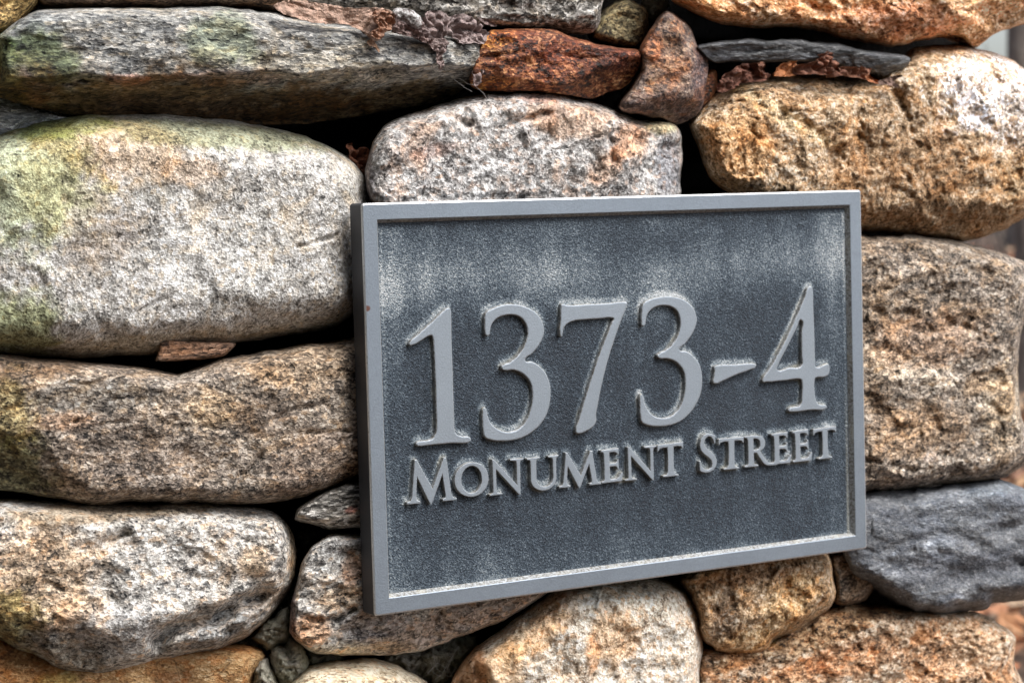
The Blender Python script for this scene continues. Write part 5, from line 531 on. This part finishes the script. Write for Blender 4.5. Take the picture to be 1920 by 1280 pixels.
def thicket():
    rs = random.Random(9); V, Q = [], []
    for _ in range(1000):
        y = rs.uniform(9, 24); x = -.6+rs.uniform(.72, 2.3)*(y+1.18); h = rs.uniform(.6, 2.4); r = rs.uniform(.008, .03)
        g0 = gz(x, y)-.05; p = [(x, y, g0)]
        for i in range(3): p.append((p[-1][0]+rs.uniform(-.18, .18), p[-1][1]+rs.uniform(-.1, .1), p[-1][2]+h/3))
        tube(V, Q, p, [r, r*.8, r*.5, r*.2], 5)
    props(mesh_from('brush_thicket', np.concatenate(V), Q, BARK), kind='stuff', label='thicket of bare grey-brown saplings beyond the wall', cat='thicket')
thicket()

def plant(x, y, s, label, seed):
    rs = random.Random(seed); root = empty('low_green_plant', (x, y, gz(x, y)), label=label, cat='plant', group='low green plants in the leaf litter')
    V, Q = [], []; k = 0
    for _ in range(60):
        a = rs.uniform(0, 6.28); e = rs.uniform(.1, 1.2); L = s*rs.uniform(.5, 1.); w = L*.28
        d = np.array([math.cos(a)*math.cos(e), math.sin(a)*math.cos(e), math.sin(e)]); n = np.array([-math.sin(a), math.cos(a), 0])
        p0 = d*L*.2; pm = d*L*.65+[0, 0, .03]; p1 = d*L-[0, 0, L*.15]
        V.append(np.array([p0, pm-n*w, p1, pm+n*w])); Q.append((k, k+1, k+2, k+3)); k += 4
    t = NT('green_leaf'); t.b.inputs['Base Color'].default_value = (.06, .16, .08, 1); t.b.inputs['Roughness'].default_value = .5
    mesh_from('leaves', np.concatenate(V), Q, t.m, root, smooth=False)
    V, Q = [], []; tube(V, Q, [(0, 0, -.02), (0, 0, s*.25)], [.008, .005], 6); mesh_from('stem', np.concatenate(V), Q, BARK, root)

def added_evergreens():
    # unseen dark evergreens, added to block low sky light from the left
    rs = np.random.RandomState(4); V, Q = [], []; k = 0
    for a in np.concatenate([np.arange(150, 268, 9.), np.arange(154, 262, 12.)]):
        d = rs.uniform(3.6, 4.6) if k % 2 else rs.uniform(5., 6.5)
        cx, cy = .1+d*math.cos(R_(a)), -.1+d*math.sin(R_(a)); h = rs.uniform(5.5, 8.5); g0 = gz(cx, cy)
        nl, ns = 14, 26
        rows = []
        for i in range(nl*2+1):
            f = i/(nl*2); rad = 1.25*(1-f)**.8*(1. if i % 2 == 0 else .72)+.02
            th = np.linspace(0, 2*np.pi, ns, endpoint=False)
            rr = rad*(1+.28*rs.uniform(-1, 1, ns)); rows.append(np.stack([cx+rr*np.cos(th), cy+rr*np.sin(th), g0+.2+f*h-.18*(i % 2 == 0)+rs.uniform(-.08, .08, ns)], 1))
        base = sum(len(v) for v in V); V.append(np.concatenate(rows))
        for i in range(nl*2):
            for j in range(ns): Q.append((base+i*ns+j, base+i*ns+(j+1) % ns, base+(i+1)*ns+(j+1) % ns, base+(i+1)*ns+j))
        k += 1
    t = NT('evergreen_needles'); v = t.coord()
    t.l.new(t.ramp(t.noise(v, 25, 5, .7), [(.3, (.010, .018, .010)), (.7, (.045, .065, .030))]), t.b.inputs['Base Color']); t.b.inputs['Roughness'].default_value = .8
    props(mesh_from('added_evergreens', np.concatenate(V), Q, t.m, smooth=False), kind='stuff', label='unseen dark evergreens added to block sky light beside the wall', cat='wood')
added_evergreens()

# ------------------------------------------------------------------ the wall
WALL_O = (0.2, 0.12, GROUND_Z)
wall = empty('stone_wall', WALL_O, label='dry-laid fieldstone wall of grey, tan and rusty boulders carrying the plaque', cat='wall')
def core_material():
    t = NT('packed_earth_core'); v = t.coord(); n = t.noise(v, 60, 7, .7)
    t.l.new(t.ramp(n, [(.35, (.008, .007, .006)), (.65, (.026, .022, .018))]), t.b.inputs['Base Color'])
    t.b.inputs['Roughness'].default_value = .95; t.l.new(t.bump(n, .01, 1), t.b.inputs['Normal'])
    return t.m
def core():
    # rubble heart of the wall, well behind the face stones
    x0, x1, y0, y1, z0, z1 = -.75, .68, .20, .42, GROUND_Z-.1, .56
    nx, nz = 70, 80
    X, Z = np.meshgrid(np.linspace(x0, x1, nx), np.linspace(z0, z1, nz)); P = np.stack([X.ravel(), np.zeros(nx*nz), Z.ravel()], 1)
    yy = y0+.02*fbm(P*25, 3, 77)
    F = np.stack([P[:, 0]+.01*fbm(P*18, 2, 78), yy, P[:, 2]], 1)
    Bk = np.stack([P[:, 0], np.full(nx*nz, y1), P[:, 2]], 1)
    i, j = np.meshgrid(np.arange(nx-1), np.arange(nz-1)); a = (j*nx+i).ravel()
    Q = [np.stack([a, a+1, a+nx+1, a+nx], 1), np.stack([a, a+nx, a+nx+1, a+1], 1)+nx*nz]
    def strip(idx): 
        idx = np.array(idx); return np.stack([idx[:-1], idx[1:], idx[1:]+nx*nz, idx[:-1]+nx*nz], 1)
    Q += [strip(range(nx)), strip(range((nz-1)*nx, nz*nx)), strip(range(0, nz*nx, nx)), strip(range(nx-1, nz*nx, nx))]
    o = mesh_from('mortar_core', np.concatenate([F, Bk])-np.array(WALL_O), np.concatenate(Q), core_material(), wall)
core()
GLOSS = dict(rust=.5, purple=.5, slate=.5, blue=.68, quartz=.62)
for d in STONES:
    m = rock_material(d['mat'], d['seed'], d['an'][0], d['an'][1], GLOSS.get(d['mat']))
    o = rock('stone', d, m, wall, WALL_O)
    if not d['k'].startswith(('edge', 'hidden')): o['label'] = d['label']

def mortar_mat():
    t = NT('grey_green_mortar'); v = t.coord(); n = t.noise(v, 220, 6, .7); n2 = t.noise(v, 30, 4, .6)
    c = t.ramp(n, [(.3, (.14, .13, .105)), (.5, (.38, .36, .31)), (.72, (.60, .57, .50))])
    t.l.new(t.mix(t.rng(n2, .4, .7), c, (.8, .85, .7), 'MULTIPLY'), t.b.inputs['Base Color'])
    t.b.inputs['Roughness'].default_value = .95; t.l.new(t.bump(n, .003, 1), t.b.inputs['Normal'])
    return t.m
MORTAR = mortar_mat()
def small(name, o_, y, H, w, mat, parent, origin, seed, rough, L=(-.5, .0), back=.05, p=2, dens=1.1, micro=0, edge=.8):
    O = np.array(o_); c = O.mean(0)
    d = dict(o=o_, c=list(c), y=y, H=H, w=w, p=p, back=back, L=L, seed=seed, rough=rough, edge=edge, dens=dens, micro=micro)
    return rock(name, d, mat, parent, origin)
for k in MISC['lumps']:
    small('mortar_lump', k['o'], k['y'], .024, .014, MORTAR, wall, WALL_O, 60+k['seed'], 3.0, L=k['L'], back=.035, micro=.007, dens=1.5, edge=4)
for k in MISC['beds']:
    small('mortar_bed', k['o'], k['y'], .012, .02, MORTAR, wall, WALL_O, 75+k['seed'], 3.0, L=k['L'], back=.03, micro=.009, dens=1.3, edge=4)

# ------------------------------------------------------------------ dead leaves
def dead_leaf(k, name='dead_leaf', parent=None, porg=(0, 0, 0)):
    O = np.array(k['o'])/1000.; c = O.mean(0); n = len(O); out = []
    for i in range(n):
        p0, p1, p2, p3 = O[i-1], O[i], O[(i+1) % n], O[(i+2) % n]
        u = (np.arange(6)/6)[:, None]; out.append(.5*((2*p1)+(-p0+p2)*u+(2*p0-5*p1+4*p2-p3)*u*u+(-p0+3*p1-3*p2+p3)*u**3))
    B = np.concatenate(out); na = len(B); nr = 30
    q3 = np.stack([B[:, 0], np.zeros(na), B[:, 1]], 1)
    B = B+.0009*np.stack([noise3(q3*500, k['seed']), noise3(q3*500, k['seed']+5)], 1)
    r = np.linspace(0, 1, nr+1)[1:]
    P = np.vstack([c[None], (c+(B-c)[None]*r[:, None, None]).reshape(-1, 2)])
    P3 = np.stack([P[:, 0], np.zeros(len(P)), P[:, 1]], 1)
    cu = k['curl']; fr_ = k.get('fr', 90)
    y = k['y']+cu*1.6*fbm(P3*fr_, 3, k['seed']+2, .6)+cu*.7*(.5-np.abs(noise3(P3*fr_*1.8, k['seed']+3))*2)+cu*.25*fbm(P3*fr_*5, 2, k['seed']+6, .6, True)
    rr = np.concatenate([[0], np.repeat(r, na)]); y = y-cu*.8*rr**3*(.5+noise3(P3*60, k['seed']+4))
    F = np.stack([P[:, 0], y, P[:, 1]], 1); Bk = F+[0, .0005, 0]; N = len(F)
    i = np.arange(na); i2 = (i+1) % na; Q = []; T = [np.stack([0*i, 1+i2, 1+i], 1), np.stack([0*i+N, N+1+i, N+1+i2], 1)]
    for a in range(nr-1):
        a_, b_ = 1+a*na, 1+(a+1)*na
        Q.append(np.stack([a_+i, a_+i2, b_+i2, b_+i], 1)); Q.append(np.stack([a_+i, b_+i, b_+i2, a_+i2], 1)+N)
    a_ = 1+(nr-1)*na; Q.append(np.stack([a_+i, a_+i2, a_+i2+N, a_+i+N], 1))
    org = np.array([c[0], k['y'], c[1]])
    o = mesh_from(name, np.vstack([F, Bk])-org, np.concatenate(Q), leaf_mat('dead_leaf', k['col'], k.get('var', .35), k.get('ro', .6)), parent, tuple(org-np.array(porg)), tri=np.concatenate(T))
    if parent is not None: return o, org
    props(o, label=k['lab'], cat='leaf', group='dead leaves caught in the wall')
    return o, org
for k in MISC['leaves']: dead_leaf(k)
for k in MISC['wet']:
    o, org = dead_leaf(k)
    for kk in k['folds']: dead_leaf(kk, 'fold', o, org)
    for kk in k['crust']:
        t = NT('white_crust'); v = t.coord(); n = t.noise(v, 260, 5, .75)
        t.l.new(t.ramp(n, [(.38, (.16, .12, .11)), (.5, (.60, .58, .57)), (.65, (.92, .92, .92))]), t.b.inputs['Base Color']); t.l.new(t.bump(n, .004, 1), t.b.inputs['Normal'])
        small('crust', kk['o'], kk['y'], kk['H'], .004, t.m, o, org, 91, 4.0, L=kk['L'], back=.004, p=1.5, dens=1.6)

# ------------------------------------------------------------------ cobwebs
wm = NT('cobweb_thread'); wm.b.inputs['Base Color'].default_value = (.5, .5, .5, 1)
for wi, (web, lab) in enumerate(zip(MISC['webs'], ('wisp of pale cobweb threads between the grey slab and the rust-red block', 'tangle of pale cobweb threads in the mortar joint above the cream stone'))):
    V, Q = [], []; org = np.array(web[0][0])/1000.
    for th in web:
        P = np.array(th)/1000.-org
        if len(P) == 2: P = np.array([P[0], (P[0]+P[1])/2+[0, -.001, -.001], P[1]])
        pp = []
        for i in range(len(P)-1):
            for u in np.linspace(0, 1, 5)[:-1]: pp.append(P[i]*(1-u)+P[i+1]*u+np.random.RandomState(i+wi).normal(size=3)*.0003)
        pp.append(P[-1]); tube(V, Q, pp, [.00016]*len(pp), 5)
    props(mesh_from('cobweb', np.concatenate(V), Q, wm.m, None, tuple(org)), label=lab, cat='cobweb')

# ------------------------------------------------------------------ the plaque
def metal(name, base, rough, metallic, speck=.0, crust=False, spot=None):
    t = NT(name); v = t.coord(); n = t.noise(v, 900, 3, .7); n2 = t.noise(v, 25, 5, .6)
    k = t.math('ADD', t.rng(n, .3, .7, .90, 1.10), t.rng(n2, .3, .7, -.06, .06))
    vm = t.new('ShaderNodeVectorMath', operation='SCALE'); vm.inputs[0].default_value = base; t.l.new(k, vm.inputs['Scale'])
    col = vm.outputs[0]
    if crust:
        n3 = t.noise(v, 600, 4, .75); col = t.mix(t.rng(n3, .40, .60), col, (.16, .15, .13)); col = t.mix(t.rng(t.noise(v, 70, 4, .6), .54, .68, 0, .45), col, (.55, .53, .44))
    else:
        col = t.mix(t.rng(t.noise(v, 60, 6, .7), .60, .78, 0, .35), col, (base[0]*.55, base[1]*.55, base[2]*.55))
    if spot:
        d_ = t.new('ShaderNodeVectorMath', operation='DISTANCE'); t.l.new(v, d_.inputs[0]); d_.inputs[1].default_value = spot
        col = t.mix(t.rng(t.math('ADD', d_.outputs['Value'], t.math('MULTIPLY', t.noise(v, 500, 3), .002)), .0022, .0032, .9, 0), col, (.16, .06, .035))
    t.l.new(col, t.b.inputs['Base Color'])
    t.b.inputs['Metallic'].default_value = metallic
    t.l.new(t.rng(n, .3, .7, rough-.06, rough+.06), t.b.inputs['Roughness'])
    t.l.new(t.bump(n, .0003, .5), t.b.inputs['Normal'])
    return t.m
FRAME_M = metal('brushed_pewter', (.275, .325, .385), .44, .65, spot=(-0.1981, -0.017, 0.1933))
EDGE_M = metal('worn_highlight_edge', (.62, .65, .68), .32, .7)  # chamfer highlight put into a brighter metal, with some wear
FLANK_M = metal('crusted_highlight_flank', (.46, .49, .51), .6, .3, crust=True)  # lighter base paints the bevel highlight, oxide crust on top
SIDE_M = metal('dark_side_metal', (.060, .066, .078), .5, .2)  # darker base colour for the frame's outer sides
def rrect(x0, z0, x1, z1, r, n=6):
    P = []
    for cx, cz, a0 in ((x1-r, z1-r, 0), (x0+r, z1-r, 90), (x0+r, z0+r, 180), (x1-r, z0+r, 270)):
        for k in range(n+1):
            a = R_(a0+90*k/n); P.append((cx+r*math.cos(a), cz+r*math.sin(a)))
    return np.array(P)
plaque = empty('address_plaque', (0.2, PLAQUE_T, 0.0), label='grey cast metal plaque reading 1373-4 Monument Street fixed on the stone wall', cat='plaque')
PO = (0.2, PLAQUE_T, 0.0)
def build_plaque():
    W_, H_ = PLAQUE_W, PLAQUE_H
    prof = [(.0012, PLAQUE_T, .002), (0.0, PLAQUE_T-.001, .002), (0.0, .0011, .0022), (.0003, .0004, .0020), (.0011, 0.0, .0016),
            (.0102, 0.0, .0004), (.0106, .0002, .0004), (.0126, .0036, .0006), (.0128, .0060, .0006)]
    V, Q = [], []; m = 28
    for ins, y, r in prof:
        p = rrect(ins, ins, W_-ins, H_-ins, max(r, .0003)); V.append(np.stack([p[:, 0], np.full(m, y), p[:, 1]], 1))
    i = np.arange(m); i2 = (i+1) % m
    for k in range(len(prof)-1): Q.append(np.stack([k*m+i2, k*m+i, (k+1)*m+i, (k+1)*m+i2], 1))
    o = mesh_from('frame', np.concatenate(V)-np.array(PO), np.concatenate(Q), FRAME_M, plaque, smooth=False)
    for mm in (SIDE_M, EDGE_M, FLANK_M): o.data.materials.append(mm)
    for f_ in o.data.polygons:
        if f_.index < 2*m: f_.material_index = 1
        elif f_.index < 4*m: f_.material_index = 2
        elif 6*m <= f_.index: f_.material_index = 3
    # sheet back
    p = rrect(.002, .002, W_-.002, H_-.002, .002)
    # recessed panel with weathering map and a painted lip shadow
    nx, nz = 380, 250
    X, Z = np.meshgrid(np.linspace(.0118, W_-.0118, nx), np.linspace(.0118, H_-.0118, nz))
    P = np.stack([X.ravel(), np.full(nx*nz, .0036), Z.ravel()], 1)
    sub = P+.00018*0
    dl = np.full(nx*nz, 9.); up = np.zeros(nx*nz)
    for g in GLYPHS:
        for L in g['l']:
            A = np.array(L)/1000.; lo, hi = A.min(0)-.012, A.max(0)+.012
            k = (P[:, 0] > lo[0]) & (P[:, 0] < hi[0]) & (P[:, 2] > lo[1]) & (P[:, 2] < hi[1])
            q = P[k][:, [0, 2]]
            dl[k] = np.minimum(dl[k], seg_dist(q, A, np.roll(A, -1, 0)))
            # crust settles above edges: distance measured with a downward-looking offset
            q2 = q-[0, .0022]
            up[k] = np.maximum(up[k], np.exp(-(seg_dist(q2, A, np.roll(A, -1, 0))/.0020)**2))
    n1 = fbm(P*16, 4, 5, .6); n2 = fbm(P*[60, 60, 22], 3, 6)
    u, w_ = P[:, 0]/W_, P[:, 2]/H_
    band = np.exp(-((w_-.80-.03*np.sin(u*9))/.085)**2)*(.85+.55*n1)+.55*np.exp(-((w_-.93)/.04)**2)*np.clip(n1+.3, 0, 1)
    blm = .80*band+.42*np.exp(-((u-.94)/.035)**2)*np.clip(w_*1.3, .25, 1)+.22*np.exp(-((u-.045)/.03)**2)+.35*np.exp(-((w_-.07)/.07)**2)*np.clip(1.1-abs(u-.35)*1.6, 0, 1)
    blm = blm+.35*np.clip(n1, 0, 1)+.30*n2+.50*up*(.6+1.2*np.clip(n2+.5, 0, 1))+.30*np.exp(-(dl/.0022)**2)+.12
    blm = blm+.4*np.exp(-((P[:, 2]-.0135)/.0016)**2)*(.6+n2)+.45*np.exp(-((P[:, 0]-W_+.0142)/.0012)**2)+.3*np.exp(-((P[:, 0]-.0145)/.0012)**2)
    blm = blm*np.clip((H_-.0125-P[:, 2])/.004, .15, 1)  # bloom dimmed below the top lip, painting in its shadow line
    i, j = np.meshgrid(np.arange(nx-1), np.arange(nz-1)); a = (j*nx+i).ravel()
    o = mesh_from('recessed_panel', P-np.array(PO), np.stack([a, a+1, a+nx+1, a+nx], 1), None, plaque)
    attr(o, 'bloom', blm)
    lime = np.clip(np.exp(-(dl/.0012)**2)*1.2*np.clip(fbm(P*45, 3, 9)*2.2, 0, 1)+.8*np.exp(-((P[:, 0]-W_+.0142)/.001)**2)*np.clip(.5-w_, 0, .5)*2, 0, 1)
    attr(o, 'lime', lime)
    t = NT('weathered_slate_paint'); v = t.coord()
    at = t.new('ShaderNodeAttribute', attribute_name='bloom'); al = t.new('ShaderNodeAttribute', attribute_name='lime')
    n = t.noise(v, 1150, 2, .6); vo = t.voro(v, 900); sp = t.new('ShaderNodeSeparateColor'); t.l.new(vo.outputs['Color'], sp.inputs[0])
    x = t.math('ADD', t.math('MULTIPLY', t.math('SUBTRACT', n, .5), 1.4), t.math('MULTIPLY', t.math('SUBTRACT', sp.outputs[0], .5), .26))
    x = t.math('ADD', x, t.math('MULTIPLY_ADD', at.outputs['Fac'], .62, .06))
    col = t.ramp(x, [(.0, (.014, .022, .034)), (.3, (.036, .056, .080)), (.55, (.115, .150, .185)), (.8, (.29, .335, .365)), (1., (.52, .55, .57))])
    col = t.mix(t.math('MULTIPLY', al.outputs['Fac'], .55), col, (.50, .46, .34))
    t.l.new(col, t.b.inputs['Base Color']); t.b.inputs['Roughness'].default_value = .62; t.b.inputs['Metallic'].default_value = .15
    t.l.new(t.bump(t.math('ADD', n, t.math('MULTIPLY', vo.outputs['Distance'], .5)), .0009, .8), t.b.inputs['Normal'])
    o.data.materials.append(t.m)
build_plaque()

LETTER_M = metal('raised_pewter', (.34, .395, .455), .42, .6)
def glyph(g):
    big = g['s']
    cu = bpy.data.curves.new(g['n'], 'CURVE'); cu.dimensions = '2D'; cu.fill_mode = 'BOTH'
    for L in g['l']:
        P = np.array(L)/1000.; c0 = P
        sp = cu.splines.new('BEZIER'); sp.bezier_points.add(len(P)-1); sp.use_cyclic_u = True
        for b, q in zip(sp.bezier_points, P):
            b.co = (q[0], q[1], 0); b.handle_left_type = b.handle_right_type = 'AUTO' if big else 'VECTOR'
    cu.resolution_u = 6 if big else 2
    cu.bevel_depth = .0009 if big else .0005; cu.bevel_resolution = 2; cu.offset = -.0006 if big else -.0004; cu.extrude = .0016 if big else .0014
    tmp = bpy.data.objects.new('tmp_curve', cu)
    me = bpy.data.meshes.new_from_object(tmp)
    n = len(me.vertices); co = np.empty(n*3, np.float32); me.vertices.foreach_get('co', co); co = co.reshape(-1, 3)
    zt = co[:, 2].max(); front = .0004
    # flanks lean outwards a little towards the panel
    cen = np.array([co[:, 0].mean(), 0, co[:, 1].mean()])
    V = np.stack([co[:, 0], front+(zt-co[:, 2]), co[:, 1]], 1)
    org = np.array([cen[0], .0036, cen[2]])
    me.vertices.foreach_set('co', (V-org).astype(np.float32).ravel()); me.flip_normals(); me.update()
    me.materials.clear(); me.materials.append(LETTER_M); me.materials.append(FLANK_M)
    me.name = g['n']
    o = bpy.data.objects.new(g['n'], me); o.location = tuple(org-np.array(PO)); link(o, plaque)
    bpy.data.objects.remove(tmp); bpy.data.curves.remove(cu)
    o['label'] = g['lab']
    for p in me.polygons:
        p.use_smooth = False
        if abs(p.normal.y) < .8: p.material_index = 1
for g in GLYPHS: glyph(g)

plant(5.05, 5.0, .26, 'low green plant in the orange leaf litter nearest the wall end', 3)
plant(5.75, 6.1, .22, 'low green plant in the leaf litter behind the nearer one', 4)
plant(4.55, 4.35, .20, 'small green plant in the leaf litter beside the slim tree', 5)
